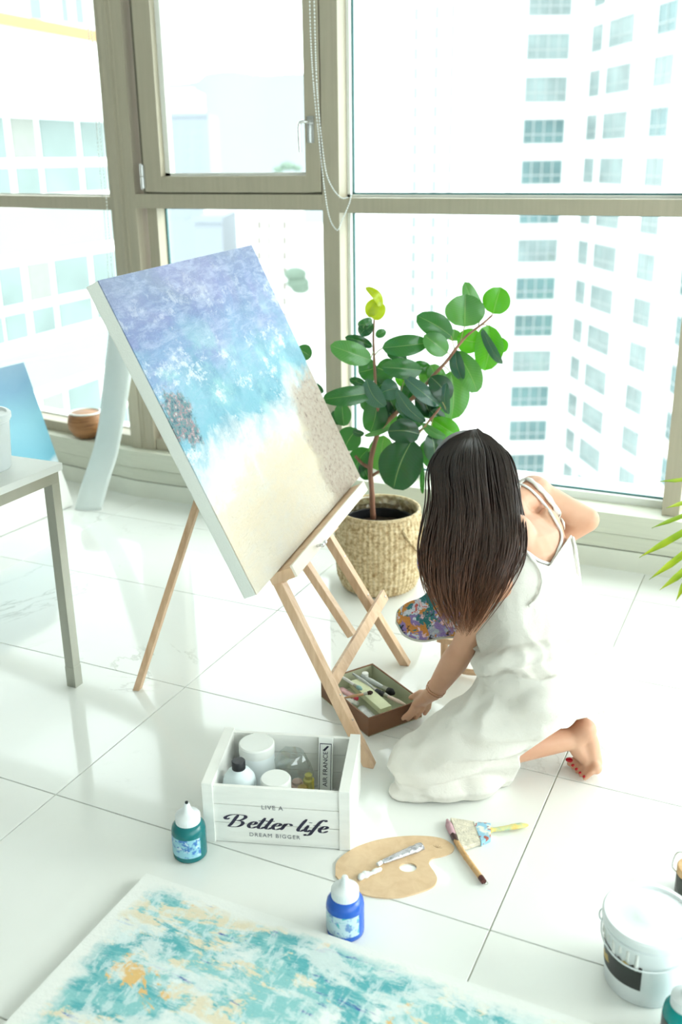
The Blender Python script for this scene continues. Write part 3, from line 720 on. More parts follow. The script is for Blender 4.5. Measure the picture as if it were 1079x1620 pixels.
tot = sum(GL[c][0] for c in 'Better life'); k = (sx1-sx0)/(tot-.1); kz = .0178; xx = .0
sm_ = MB()
for c in 'Better life':
    adv, strokes = GL[c]
    for st_ in strokes:
        P_ = cr([V((x, y, 0)) for x, y in st_], 7); Lp, Rp = [], []
        for i, p in enumerate(P_):
            d = P_[min(i+1, len(P_)-1)]-P_[max(0, i-1)]; d = d.normalized() if d.length else V((1, 0, 0))
            e = min(1, i/3, (len(P_)-1-i)/3); w_s = (.045+.10*abs(d.y)**1.6)*(.6+.4*e); nrm = V((-d.y, d.x, 0))
            for lst, sg in ((Lp, 1), (Rp, -1)):
                q = p+nrm*w_s*sg; lst.append(cA+cd_*(sx0+(xx+q.x+q.y*.22)*k)+Z*(zb0+q.y*kz)+cbk*.0034)
        n_ = len(P_); vs = Lp+Rp; f_ = [(i, i+1, n_+i+1, n_+i) for i in range(n_-1)]
        sm_.add(vs, f_)
    xx += adv
sm_.build('script_lettering', M['ink'], CT)
def CP(s, d, z=.008): return cA+cd_*s+cbk*d+Z*z   # place inside crate
def jar(name, c, prof_body, prof_lid, label, mbdy, mlid, cat='jar'):
    T = thing(name, c, label, cat)
    MB().lathe(prof_body, 36, c).build('jar_body', mbdy, T, smooth=True); MB().lathe(prof_lid, 36, c).build('lid', mlid, T, smooth=True); return T
c = CP(.095, .185); j = jar('paint_jar', c, [(0, 0), (.042, 0), (.044, .004), (.044, .125), (.040, .13)], [(.042, .128), (.045, .129), (.045, .152), (.042, .155), (0, .155)], 'wide white lidded jar at the back left of the crate', M['plastic'], M['white'])
c = CP(.075, .07); T = thing('glue_bottle', c, 'rounded white bottle with a small black cap in the crate', 'bottle')
MB().lathe([(0, 0), (.038, 0), (.041, .005), (.041, .115), (.038, .132), (.028, .147), (.015, .154), (.014, .160)], 36, c).build('bottle_body', mat('pale_bottle', (222, 234, 238), .4, var=.03), T, smooth='all')
MB().lathe([(.0165, .156), (.0165, .176), (.015, .178), (0, .178)], 24, c).build('cap', M['black'], T, smooth=True)
c = CP(.165, .065); jar('paint_jar', c, [(0, 0), (.034, 0), (.036, .004), (.036, .10), (.033, .104)], [(.034, .102), (.037, .103), (.037, .135), (.034, .139), (0, .139)], 'smaller white jar with a ribbed screw lid at the front of the crate', M['plastic'], M['white'])
# bag with tubes
rj = random.Random(5); c = CP(.19, .16)
T = thing('plastic_bag', c, 'crumpled clear plastic bag of small paint pots inside the crate', 'bag')
mb = MB(); vs = []; NN, MM = 15, 10
for i in range(MM+1):
    t = i/MM; z = .002+.148*t; r = .058*(1-.35*t) if t < .8 else .058*(.72-.9*(t-.8))
    for j in range(NN):
        a = 2*math.pi*j/NN; rr = max(.006, r*(1+.35*noise.noise(V((math.cos(a)*1.5, math.sin(a)*1.5, t*3))))); vs.append(c+V((rr*math.cos(a), rr*math.sin(a)*.8, z)))
mb.add(vs, [(i*NN+j, i*NN+(j+1) % NN, (i+1)*NN+(j+1) % NN, (i+1)*NN+j) for i in range(MM) for j in range(NN)]); mb.build('bag_film', M['film'], T)
for (dx, dy, r, h, col, nm) in ((.03, -.01, .016, .06, (198, 158, 60), 'ochre_pot'), (.0, .02, .018, .05, (206, 160, 140), 'pink_pot'), (-.02, -.02, .016, .055, (170, 140, 60), 'olive_pot'), (.028, .03, .014, .07, (214, 200, 90), 'yellow_tube')):
    MB().lathe([(0, 0), (r, 0), (r, h*.8), (r*.7, h*.85), (r*.7, h), (0, h)], 20, c+V((dx, dy, .003))).build(nm, mat(nm, col, .4), T, smooth=True)
# slim lettered box leaning on the back
T = thing('slim_box', CP(.268, .20), 'slim white box lettered AIR FRANCE standing in the crate corner', 'box')
p0 = CP(.248, .178, .010); up_ = (Z*.155+cbk*.042).normalized(); ns = cd_.cross(up_)
MB().obox(p0, cd_*.036, -ns*.014, up_*.160).build('carton', M['white'], T, bevel=.001)
bo = MB(); q0 = p0+ns*.0003
for a in ((.003, .033, .004, .006), (.003, .033, .144, .146), (.003, .0045, .004, .146), (.0315, .033, .004, .146)):
    bo.obox(q0+cd_*a[0]+up_*a[2], cd_*(a[1]-a[0]), ns*.0003, up_*(a[3]-a[2]))
bo.build('border', M['ink'], T)
text('AIR FRANCE', T, q0+cd_*.0235+up_*.080+ns*.0004, up_, -cd_, .0165, M['ink'], 1.0)
sl = MB(); sl.add([q0+cd_*.010+up_*.128+ns*.0005, q0+cd_*.016+up_*.126+ns*.0005, q0+cd_*.027+up_*.139+ns*.0005, q0+cd_*.022+up_*.140+ns*.0005], [(0, 1, 2, 3)]); sl.build('slash_mark', M['ink'], T)

# ------------------------------------------------------------------ paint bottles
def label_mat(nm, base, spots):
    t = NT(nm); co = t.coord(); c = t.mix(t.step(t.noise(co, 45, 4, .6), .5, .58), lin(base), lin(spots[0]))
    c = t.mix(t.step(t.noise(co, 70, 3, .6, .5), .58, .64), c, lin(spots[1])); t.l(c, t.b.inputs['Base Color']); t.b.inputs['Roughness'].default_value = .35; return t.m
def paint_bottle(c, col, label, tilt_ang, lab, face=-1.9, nozzle_tip=False):
    c = V(c); T = thing('paint_bottle', c, label, 'paint bottle', 'squeeze bottles of acrylic paint')
    bm_ = mat('acrylic_paint_bottle', col, .22)
    MB().lathe([(0, 0), (.036, 0), (.0395, .004), (.0400, .010), (.0400, .072), (.038, .082), (.030, .092), (.024, .095)], 40, c).build('bottle_body', bm_, T, smooth='all')
    cp = MB(); prof = [(.0275, .086), (.0290, .087), (.0290, .110), (.0275, .112), (.0155, .115), (.011, .121), (.006, .140), (.0045, .141), (0, .141)]
    cp.lathe(prof, 40, c); cap = cp.build('cap', M['plastic'], T, smooth=True)
    rb = MB()
    for k in range(30):
        a = 2*math.pi*k/30; d = V((math.cos(a), math.sin(a), 0)); rb.tube([c+d*.0285+Z*.090, c+d*.0285+Z*.107], .0009, 5)
    rb.build('cap_ribs', M['plastic'], cap)
    if nozzle_tip: MB().lathe([(0, .139), (.0038, .139), (.0038, .145), (0, .147)], 16, c).build('nozzle_plug', M['black'], cap, smooth=True)
    mb = MB(); vs = []; K = 24; w_ = 1.25
    for i in range(K+1):
        a = face-w_+2*w_*i/K
        for z in (.016, .066): vs.append(c+V((math.cos(a)*.0404, math.sin(a)*.0404, z)))
    mb.add(vs, [(2*i, 2*i+2, 2*i+3, 2*i+1) for i in range(K)]); mb.build('label', lab, T, smooth='all')
    return T
lm = label_mat('blue_flecked_label', (196, 222, 232), ((110, 150, 200), (70, 180, 190)))
lm2 = label_mat('teal_flecked_label', (150, 206, 222), ((60, 120, 190), (200, 226, 236)))
paint_bottle((-1.149, 1.582, 0), (8, 112, 116), 'teal paint squeeze bottle with white nozzle cap left of the crate', 0, lm2, -1.55, True)
paint_bottle((-.712, 1.508, 0), (40, 96, 196), 'blue paint squeeze bottle with white cap in front of the wooden palette', 0, lm, -1.6)
paint_bottle((-.030, 1.505, 0), (0, 150, 150), 'teal paint squeeze bottle at the lower right corner beside the lidded bucket', 0, mat('dark_label', (70, 84, 84), .4), -2.2)

# ------------------------------------------------------------------ palette on floor with paint tube
pw = wood('palette_plywood', (218, 184, 144), (232, 202, 164), 4)
def pal_shape(pts): return cr([V((p[0], p[1], 0)) for p in pts]+[V((pts[0][0], pts[0][1], 0))], 8)[:-1]
out = [(531, 1385), (534, 1362), (560, 1342), (600, 1328), (650, 1322), (695, 1325), (717, 1337), (716, 1347), (700, 1354), (685, 1357), (679, 1366), (688, 1380), (692, 1391), (684, 1403), (655, 1414), (622, 1420), (585, 1417), (550, 1404)]
poly = [pl(p.x, p.y, .004) for p in pal_shape(out)]
hole = [pl(646+14*math.cos(a), 1372+7.5*math.sin(a), .004) for a in [2*math.pi*i/20 for i in range(20)]]
def plate(name, outer, hole, th, m_, parent=None, nrm=V((0, 0, 1))):
    bm = bmesh.new(); 
    def loop(pts): 
        vs = [bm.verts.new(p) for p in pts]; return [bm.edges.new((vs[i], vs[(i+1) % len(vs)])) for i in range(len(vs))]
    es = loop(outer)+(loop(hole) if hole else [])
    bmesh.ops.triangle_fill(bm, edges=es, use_beauty=True, normal=nrm)
    ex = bmesh.ops.extrude_face_region(bm, geom=bm.faces[:]); vs = [v for v in ex['geom'] if isinstance(v, bmesh.types.BMVert)]
    bmesh.ops.translate(bm, verts=vs, vec=-nrm*th); bmesh.ops.recalc_face_normals(bm, faces=bm.faces)
    me = bpy.data.meshes.new(name); bm.to_mesh(me); bm.free(); me.materials.append(m_); o = bpy.data.objects.new(name, me); COL.objects.link(o)
    if parent: o.parent = parent; o.matrix_parent_inverse = Matrix.Translation(parent.location).inverted()
    return o
PL = thing('wooden_palette', pl(620, 1370), 'bare kidney-shaped wooden palette lying on the floor by the crate', 'palette')
plate('palette_board', poly, hole, .0038, pw, PL)
lf = MB(); cc = pl(692, 1341, .0042)
for a in (-1.2, -.6, 0, .6, 1.2): lf.tube([cc, cc+V((math.sin(a)*.012, math.cos(a)*.010, 0))], [.0006, .0003], 4)
lf.build('leaf_emblem', mat('burnt_mark', (170, 140, 110), .8), PL)
kn = MB(); mt_ = mat('crumpled_foil_tube', (206, 206, 212), .25, .7, var=.3, vscale=60, bump=1, bscale=120)
a, b = pl(668, 1338, .010), pl(604, 1364, .010); T = thing('paint_tube', pl(636, 1350), 'squeezed silver paint tube lying across the wooden palette', 'paint tube')
pts = [lerp(a, b, i/12) for i in range(13)]; rs = [.012, .0125, .012, .0125, .0115, .011, .0105, .010, .0095, .0085, .008, .007, .004]
d_ = (b-a).normalized(); sd_ = V((-d_.y, d_.x, 0))
for i, p in enumerate(pts): p.z = .009+.002*noise.noise(V((i*.7, 0, 0)))
kn.tube(pts, rs, 12, flat=.6, ref=(0, 0, 1)); kn.build('tube_body', mt_, T, smooth='all')
MB().tube([b, lerp(b, pl(598, 1368, .010), 1)], [.005, .005], 10).build('tube_neck', M['plastic'], T, smooth=True)
sq = MB(); q = [pl(600, 1368, .008), pl(590, 1378, .008), pl(580, 1382, .009), pl(572, 1388, .008)]
rj = random.Random(2)
for i in range(12):
    p = lerp(pl(598, 1376, .008), pl(568, 1390, .008), i/11); sq.ell(p+V((rj.uniform(-.004, .004), rj.uniform(-.004, .004), rj.uniform(-.001, .003))), (rj.uniform(.005, .010), rj.uniform(.004, .008), .0055), n=10)
o = link('squeezed_paint', fuse(sq, .002, 2), M['white'], T)

# ------------------------------------------------------------------ brushes on the floor
T = thing('flat_brush', pl(770, 1320), 'wide flat brush with beige bristles and a yellow-stained handle on the floor', 'paint brush')
t = NT('stained_ferrule'); co = t.coord(); c = t.mix(t.step(t.noise(co, 40, 4), .48, .56), lin((150, 200, 224)), lin((236, 238, 226))); c = t.mix(t.step(t.noise(co, 55, 4), .58, .62), c, lin((176, 96, 84))); t.l(c, t.b.inputs['Base Color'])
P1 = [pl(x, y, .014) for x, y in ((713, 1293), (752, 1299), (763, 1330), (730, 1341))]
def slab(mb, P, th):  # P: quad at top
    mb.hexa([p-Z*th for p in P]+list(P))
mb = MB(); slab(mb, P1, .012); o = mb.build('bristles', mat('beige_bristles', (228, 220, 200), .8, var=.15, vscale=80, stretch=(1, 1, 1), bump=.8, bscale=200), T, bevel=.002)
mb = MB(); slab(mb, [pl(x, y, .016) for x, y in ((749, 1299), (777, 1302), (777, 1324), (762, 1331))], .015); mb.build('ferrule', t.m, T, bevel=.002)
t = NT('yellow_stained_handle'); co = t.coord(); c = t.ramp(t.noise(co, 30, 4), [(.38, lin((176, 204, 176))), (.5, lin((228, 216, 140))), (.62, lin((236, 190, 90)))]); t.l(c, t.b.inputs['Base Color'])
mb = MB(); mb.tube(cr([pl(775, 1313, .010), pl(786, 1312, .010), pl(800, 1310, .010), pl(818, 1307, .010), pl(836, 1305, .010)], 5), [.010]*2+[.007]*5+[.0075]*6+[.009]*5+[.0075, .006, .003], 10, flat=.6, ref=(0, 0, 1)); mb.build('handle', t.m, T, smooth='all')
T = thing('round_brush', pl(740, 1350), 'round brush with bamboo handle and pink-stained tip lying beside the flat brush', 'paint brush')
bam = wood('bamboo', (196, 150, 96), (224, 184, 132), 8)
pb = [pl(722, 1330, .009), pl(735, 1352, .009), pl(750, 1373, .009), pl(763, 1391, .009)]
mb = MB(); mb.tube(cr(pb, 4), [.0065]*13, 12); mb.tube([lerp(pb[1], pb[2], .2), lerp(pb[1], pb[2], .24)], .0072, 12); mb.build('handle', bam, T, smooth='all')
MB().tube([pl(761, 1388, .009), pl(766, 1395, .009)], [.0072, .0065], 12).build('handle_cap', mat('oxblood_lacquer', (84, 36, 32), .3), T, smooth=True)
MB().tube([pl(717, 1321, .009), pl(724, 1333, .009)], [.0075, .0065], 12).build('ferrule', mat('dark_ferrule', (70, 40, 40), .3), T, smooth=True)
MB().tube([pl(708, 1297, .007), pl(711, 1306, .008), pl(718, 1322, .009)], [.003, .009, .0075], 12).build('bristles', mat('pink_grey_bristles', (198, 160, 168), .8, var=.2, vscale=60), T, smooth='all')
lp = MB(); q = pl(769, 1397, .006); lp.tube([q+V((.005*math.cos(a), .005*math.sin(a), 0)) for a in [i*math.pi/4 for i in range(9)]], .0008, 5); lp.build('hanging_loop', M['steel'], T)

# ------------------------------------------------------------------ big lidded bucket, right
bc = pl(1018, 1548); T = thing('lidded_bucket', bc, 'white lidded bucket with a black label on the floor at lower right', 'bucket')
MB().lathe([(0, 0), (.073, 0), (.076, .004), (.083, .128), (.0865, .130), (.0865, .137), (.0835, .139), (.0835, .147)], 56, bc).build('bucket_body', M['plastic'], T, smooth=True)
MB().lathe([(.0865, .145), (.0905, .146), (.0905, .158), (.087, .162), (.079, .162), (.077, .157), (.030, .157), (.028, .158), (0, .158)], 56, bc).build('lid', M['plastic'], T, smooth=True)
bl = NT('black_label_print'); co = bl.coord(); c = bl.mix(bl.step(bl.noise(co, 22, 2), .62, .65), lin((36, 40, 38)), lin((190, 160, 70))); bl.l(c, bl.b.inputs['Base Color']); bl.b.inputs['Roughness'].default_value = .4
mb = MB(); vs = []; K = 28; a0, a1 = math.radians(185), math.radians(272)
for i in range(K+1):
    a = lerp(a0, a1, i/K); zt = .098+.006*math.sin(i*1.9)*(.5 if i > 14 else .1)
    for z in (.042, zt):
        r = .0762+(.083-.076)*z/.124+.0006; vs.append(bc+V((math.cos(a)*r, math.sin(a)*r, z)))
mb.add(vs, [(2*i, 2*i+2, 2*i+3, 2*i+1) for i in range(K)]); mb.build('label', bl.m, T, smooth='all')
dr_ = MB(); rj = random.Random(9)
for k in range(7):
    a = math.radians(192+k*12); L = rj.uniform(.012, .035); r = .0835
    p = [bc+V((math.cos(a)*(r-.0005*j), math.sin(a)*(r-.0005*j), .128-L*j/3)) for j in range(4)]; dr_.tube(p, [.003, .0032, .0035, .0045], 8)
    dr_.ell(p[-1], (.0045, .0045, .006), n=8)
dr_.build('paint_drips', M['white'], T, smooth='all')
hd = MB(); a = math.radians(170); q = bc+V((math.cos(a)*.088, math.sin(a)*.088, .118)); hd.tube([q+V((-.004+.006*math.cos(u)*1.0, -.006, .014*math.sin(u))) for u in [i*math.pi/6 for i in range(13)]], .0016, 6)
pts = [bc+V((math.cos(a)*.089, math.sin(a)*.089, .118-.020*math.sin((a-math.radians(170))/math.radians(180)*math.pi))) for a in [math.radians(170+i*9) for i in range(21)]]
hd.tube(pts, .0018, 6); hd.build('wire_handle', M['plastic'], T, smooth='all')
T = thing('glass_jar', pl(1094, 1412), 'small glass jar with a wooden lid at the right edge behind the lidded bucket', 'jar'); c = pl(1094, 1412)
MB().lathe([(0, 0), (.034, 0), (.036, .004), (.036, .045), (.032, .052)], 32, c).build('jar_body', mat('dark_glass_content', (70, 74, 70), .2), T, smooth='all')
MB().lathe([(.033, .05), (.036, .051), (.036, .066), (.034, .068), (0, .068)], 32, c).build('wooden_lid', bam, T, smooth=True)
wc = MB(); wc.tube(cr([c+V((-.034, -.01, .05)), c+V((-.045, -.005, .06)), c+V((-.04, .01, .085)), c+V((-.02, .012, .088)), c+V((0, .01, .07))], 5), .0018, 6); wc.build('wire_clip', M['chrome'], T, smooth='all')

# ------------------------------------------------------------------ big canvas lying on the floor
P0 = V((-1.186, 1.462, .022)); canvas('floor_painting', V((-1.186, .52, .022)), (1, 0, 0), (0, 1, 0), 1.35, .94, .020, painting('abstract'), 'large turquoise and cream abstract canvas lying flat on the floor in front')

# ------------------------------------------------------------------ brown card box and its contents
bN, bR_, bL_ = V((-.963, 2.208, 0)), V((-.861, 2.366, 0)), V((-1.181, 2.351, 0))
e1, e2 = (bR_-bN), (bL_-bN); n1, n2 = e1.normalized(), e2.normalized(); bh = .06; tk = .004
T = thing('card_box', bN+(e1+e2)/2, 'open brown card box of paint tubes and brushes held by the woman', 'box')
MB().obox(bN, e1, e2, Z*.003).build('box_bottom', M['cardin'], T)
for (o, a, b) in ((bN, e1, n2*tk), (bL_-n2*tk, e1, n2*tk), (bN+n2*tk, e2-n2*2*tk, n1*tk), (bR_-n1*tk+n2*tk, e2-n2*2*tk, n1*tk)):
    MB().obox(o, a, b, Z*bh).build('box_side', M['cardboard'], T, bevel=.0006)
li = MB(); 
for (o, a, b) in ((bN+n2*tk+n1*tk, e1-n1*2*tk, n2*.001), (bL_-n2*(tk+.001)+n1*tk, e1-n1*2*tk, n2*.001), (bN+n2*tk+n1*tk, e2-n2*2*tk, n1*.001), (bR_-n1*(tk+.001)+n2*tk, e2-n2*2*tk, n1*.001)): li.obox(o+Z*.003, a, b, Z*(bh-.006))
li.build('lining', M['cardin'], T)
def BP(a, b, z): return bN+n1*a+n2*b+Z*z     # a across (0-.187), b along (0-.26)
e1L, e2L = e1.length, e2.length
o = MB().obox(BP(.062, .03, .036), n1*.038, (n2*.185+n1*.01), Z*.018).build('pastel_carton', mat('pale_yellow_carton', (214, 218, 180), .6, var=.08, vscale=30), None, bevel=.001); recenter(o); tag(o, 'long pale yellow carton lying diagonally in the brown box', 'carton')
gs = mat('green_smear', (60, 160, 130), .5); 
def brush(a, b, r, hcol, bcol, label, nm='paint_brush'):
    a, b = V(a), V(b); T = thing(nm, (a+b)/2, label, 'paint brush', 'brushes in the brown box')
    MB().tube([a, lerp(a, b, .3), lerp(a, b, .68)], [r*.5, r, r*.8], 10).build('handle', mat('brush_handle', hcol, .35), T, smooth='all')
    MB().tube([lerp(a, b, .67), lerp(a, b, .82)], [r*.9, r*1.15], 10).build('ferrule', M['steel'], T, smooth=True)
    MB().tube([lerp(a, b, .81), lerp(a, b, .92), b], [r*1.15, r*1.5, r*.7], 10).build('bristles', mat('brush_hair', bcol, .8), T, smooth='all'); return T
brush(BP(.150, .03, .040), BP(.120, .12, .046), .006, (226, 200, 190), (26, 26, 28), 'pink-handled brush with black bristles at the right of the box')
brush(BP(.125, .23, .050), BP(.158, .10, .040), .008, (200, 206, 206), (20, 22, 24), 'thick silver brush with a wide black tip along the box edge')
brush(BP(.105, .245, .056), BP(.115, .10, .050), .006, (190, 194, 194), (40, 40, 42), 'grey brush lying between the carton and the thick silver brush')
brush(BP(.005, .135, .058), BP(.085, .105, .066), .0045, (196, 150, 110), (60, 40, 34), 'short wooden stick brush lying across the yellow carton')
brush(BP(.06, .25, .062), BP(.075, .15, .056), .005, (232, 232, 230), (150, 190, 190), 'white brush pointing to the far corner of the box')
def ptube(a, b, r, col, capcol, label):
    a, b = V(a), V(b); T = thing('paint_tube', (a+b)/2, label, 'paint tube', 'paint tubes in the brown box')
    ax = (b-a).normalized(); 
    mb = MB(); N = 9; vs = []
    MB().tube([lerp(a, b, t_) for t_ in (0, .25, .55, .8, .86)], [r*.95, r, r, r, r*.5], 12, flat=.55, ref=(0, 0, 1)).build('tube_body', mat('tube_print', col, .35, .2, var=.2, vscale=50, bump=.5, bscale=90), T, smooth='all')
    MB().tube([lerp(a, b, .86), b], [r*.55, r*.5], 10).build('cap', mat('tube_cap', capcol, .4), T, smooth=True); return T
ptube(BP(.018, .205, .03), BP(.045, .125, .03), .013, (236, 236, 236), (240, 240, 240), 'white paint tube at the left end of the box')
ptube(BP(.045, .22, .034), BP(.050, .135, .040), .011, (232, 180, 186), (206, 70, 90), 'pink paint tube with a red cap beside the pale carton')
ptube(BP(.020, .115, .02), BP(.028, .02, .02), .014, (226, 228, 228), (40, 40, 60), 'silver-white paint tube at the near corner of the box')
ptube(BP(.048, .110, .024), BP(.042, .015, .024), .013, (224, 226, 230), (236, 110, 96), 'silver paint tube with an orange-red cap near the box front')
ptube(BP(.012, .245, .018), BP(.012, .15, .018), .012, (210, 214, 216), (30, 30, 34), 'grey paint tube with a black cap along the far left side of the box')
ptube(BP(.085, .02, .018), BP(.03, .022, .016), .012, (240, 242, 242), (250, 250, 250), 'blank white paint tube along the near end of the box')
c = BP(.135, .222, .004); T = thing('ink_bottle', c, 'tiny teal bottle with white cap in the far corner of the brown box', 'bottle')
MB().lathe([(0, 0), (.015, 0), (.015, .035), (.009, .042)], 20, c).build('bottle_body', mat('teal_ink', (10, 84, 92), .25), T, smooth=True)
MB().lathe([(.010, .040), (.010, .056), (0, .058)], 20, c).build('cap', M['white'], T, smooth=True)

# ------------------------------------------------------------------ low stool behind the palette
T = thing('low_stool', (-.84, 2.60, 0), 'low pale wooden stool half hidden behind the arm of the woman', 'stool')
sx_, sy_ = -.905, 2.545
MB().obox(pl(691, 1016, .10), V((.24, -.02, 0)), V((.02, .17, 0)), Z*.020).build('seat', M['pine'], T, bevel=.003)
q = pl(691, 1016, .0)
sb = pl(691, 1016, .10)
for a, b in ((.02, .02), (.20, .005), (.03, .14), (.21, .125)):
    p = V((sb.x+a, sb.y+b, 0)); MB().tube([p, p+Z*.10], [.011, .013], 10).build('leg', M['pine'], T, smooth=True)
T2_ = pl(735, 1062, .03)
mb = MB(); mb.tube(cr([V((sb.x+.02, sb.y+.02, .035)), T2_, V((sb.x+.20, sb.y+.005, .035))], 8), .010, 8); mb.build('bent_rung', M['pine'], T, smooth='all')
#==PLANT==
# ------------------------------------------------------------------ basket
bk = pl(600, 925); bk = V((bk.x, bk.y, 0))
dz_ = pj(bk)[2]
T = thing('woven_basket', bk, 'round woven seagrass basket with rope handles holding the rubber plant', 'basket')
straw = NT('seagrass'); co = straw.coord(); n = straw.noise(co, 60, 3, .6)
straw.l(straw.ramp(n, [(.3, lin((160, 130, 88))), (.55, lin((212, 190, 150))), (.75, lin((226, 210, 178)))]), straw.b.inputs['Base Color']); straw.b.inputs['Roughness'].default_value = .75
KB, KR = 1.17, 1.13
def brad(z):   # basket radius against height
    return float(np.interp(z/KB, [0, .012, .05, .12, .20, .25, .265], [.105, .125, .140, .146, .146, .138, .134]))*KR
NU, NVv = 260, 66; mb = MB(); vs = []
for j in range(NVv+1):
    z = .265*KB*j/NVv
    for i in range(NU):
        a = 2*math.pi*i/NU; cu, cv = i/NU*52, j/NVv*22
        w = math.sin(2*math.pi*(cu/2+cv/2))*math.sin(2*math.pi*(cu/2-cv/2)); fine = math.sin(2*math.pi*(cu+ (cv if int(cv) % 2 else -cv)))*.25
        r = brad(z)+.0034*w+.0012*fine; vs.append(bk+V((math.cos(a)*r, math.sin(a)*r, z+.0006*math.cos(2*math.pi*cu))))
mb.add(vs, [(j*NU+i, j*NU+(i+1) % NU, (j+1)*NU+(i+1) % NU, (j+1)*NU+i) for j in range(NVv) for i in range(NU)])
mb.lathe([(0, .002), (.105, .002)], 40, bk); mb.build('basket_wall', straw.m, T, smooth='all')
MB().lathe([(r*KR, z*KB) for r, z in [(.128, .24), (.126, .262), (.130, .270), (.137, .270), (.139, .262)]], 60, bk, cap=False).build('basket_rim', straw.m, T, smooth='all')
for a0 in (-.25, 2.9):
    h = MB(); pts = []
    for k in range(15):
        u = -1+2*k/14; a = a0+u*.36; r = (.142+.030*(1-u*u))*KR; zz = (.235-.075*(1-u*u))*KB
        pts.append(bk+V((math.cos(a)*r, math.sin(a)*r, zz)))
    P_ = cr(pts, 3)
    for s_ in range(3):
        q = [p+V((math.cos(i*.9+s_*2.1), math.sin(i*.9+s_*2.1), math.cos(i*.9+s_*2.1+1)))*.003 for i, p in enumerate(P_)]; h.tube(q, .0036, 6)
    h.build('rope_handle', straw.m, T, smooth='all')
PT = thing('rubber_plant', bk+V((0, 0, .012)), 'rubber plant with large glossy oval leaves growing from the woven basket', 'plant')
MB().lathe([(r*KR, z*KB) for r, z in [(0, .012), (.098, .012), (.118, .222), (.122, .222), (.122, .226), (.112, .226), (.110, .20)]], 48, bk, cap=False).build('inner_pot', M['black'], PT, smooth=True)
so_ = MB(); vs = []; 
for j in range(9):
    for i in range(40):
        a = 2*math.pi*i/40; r = .109*KR*j/8; p = V((math.cos(a)*r, math.sin(a)*r, .198*KB+.007*noise.noise(V((math.cos(a)*r*60, math.sin(a)*r*60, 0))))); vs.append(bk+p)
so_.add(vs, [(j*40+i, j*40+(i+1) % 40, (j+1)*40+(i+1) % 40, (j+1)*40+i) for j in range(8) for i in range(40)]); so_.build('soil', M['soil'], PT, smooth='all')
fm_ = MB(); vs = []; NA = 90
for j in range(8):
    for i in range(NA):
        a = 2*math.pi*i/NA; t = j/7; r = lerp(.122, .127, t)*KR+.006*noise.noise(V((math.cos(a)*5, math.sin(a)*5, t*3)))-.003; z = .215*KB+.058*t+.012*noise.noise(V((math.cos(a)*3+4, math.sin(a)*3, 0)))*t
        vs.append(bk+V((math.cos(a)*r, math.sin(a)*r, z)))
fm_.add(vs, [(j*NA+i, j*NA+(i+1) % NA, (j+1)*NA+(i+1) % NA, (j+1)*NA+i) for j in range(7) for i in range(NA)]); fm_.build('plastic_liner', M['film'], PT, smooth='all')
# trunk and branches: crop pixels (x, y, depth offset) -> place
D0 = dz_
def qp(x, y, o=0.): return pd(480+x/3.1735, 430+y/3.1735, 0)  # replaced below
PY = bk.y
def qp(x, y, o=0.):   # crop coordinates on the vertical plane through the basket facing the camera, o metres nearer
    nrm = V((FWD.x, FWD.y, 0)).normalized()
    return pp(480+x/3.1735, 430+y/3.1735, bk-nrm*o, nrm)
bark = wood('rubber_plant_bark', (116, 78, 62), (168, 120, 96), 6)
stemg = mat('green_stem', (150, 150, 96), .5)
def br(pts, r0, r1, name='branch', mt__=None):
    P_ = cr([qp(*p) for p in pts], 6); n = len(P_)
    return MB().tube(P_, [lerp(r0, r1, i/(n-1))*(1+.05*math.sin(i*1.7)) for i in range(n)], 10).build(name, mt__ or bark, PT, smooth='all')
br([(352, 1240, 0), (345, 1100, 0), (338, 970, 0), (360, 860, 0), (385, 785, 0)], .0105, .0085, 'trunk')
br([(385, 790, 0), (378, 700, .0), (366, 620, .01), (362, 540, .01), (357, 440, .01), (353, 330, .01), (357, 240, .01)], .0075, .003)
br([(388, 785, 0), (440, 735, .01), (500, 680, .02), (590, 595, .03), (660, 515, .04), (720, 450, .05), (780, 370, .05), (830, 315, .05), (900, 262, .05), (950, 218, .05)], .0085, .003)
br([(338, 985, 0), (300, 965, -.02), (262, 925, -.04)], .007, .005)
br([(350, 1022, 0), (385, 1000, .02), (412, 985, .05)], .006, .004)
br([(500, 760, .05), (580, 800, .09), (640, 740, .11), (690, 680, .12)], .005, .0035)
def leaf_mat(nm, col, colb, trans):
    t = NT(nm); uv = t.n('UVMap'); sx = t.n('SeparateXYZ'); t.l(uv.outputs[0], sx.inputs[0])
    mid = t.math('ABSOLUTE', t.math('SUBTRACT', sx.outputs[0], .5)); mk = t.step(mid, .017, .006)
    vein = t.math('SINE', t.math('MULTIPLY', t.math('ADD', sx.outputs[1], t.math('MULTIPLY', mid, -.35)), 95.))
    c = t.mix(t.step(vein, .2, 1.), lin(col), lin(tuple(x*1.07 for x in col)))
    c = t.mix(t.math('MULTIPLY', mk, .55), c, lin((150, 178, 112)))
    ge = t.n('NewGeometry'); c = t.mix(ge.outputs['Backfacing'], c, t.mix(t.math('MULTIPLY', mk, .6), lin(colb), lin((190, 206, 150))))
    t.l(c, t.b.inputs['Base Color']); t.b.inputs['Roughness'].default_value = .20; t.b.inputs['Specular IOR Level'].default_value = .7
    tr = t.n('BsdfTranslucent'); t.l(t.mix(.5, c, lin(trans)), tr.inputs[0]); mx = t.n('MixShader'); mx.inputs[0].default_value = .22
    t.l(t.b.outputs[0], mx.inputs[1]); t.l(tr.outputs[0], mx.inputs[2]); t.l(mx.outputs[0], t.out.inputs[0]); return t.m
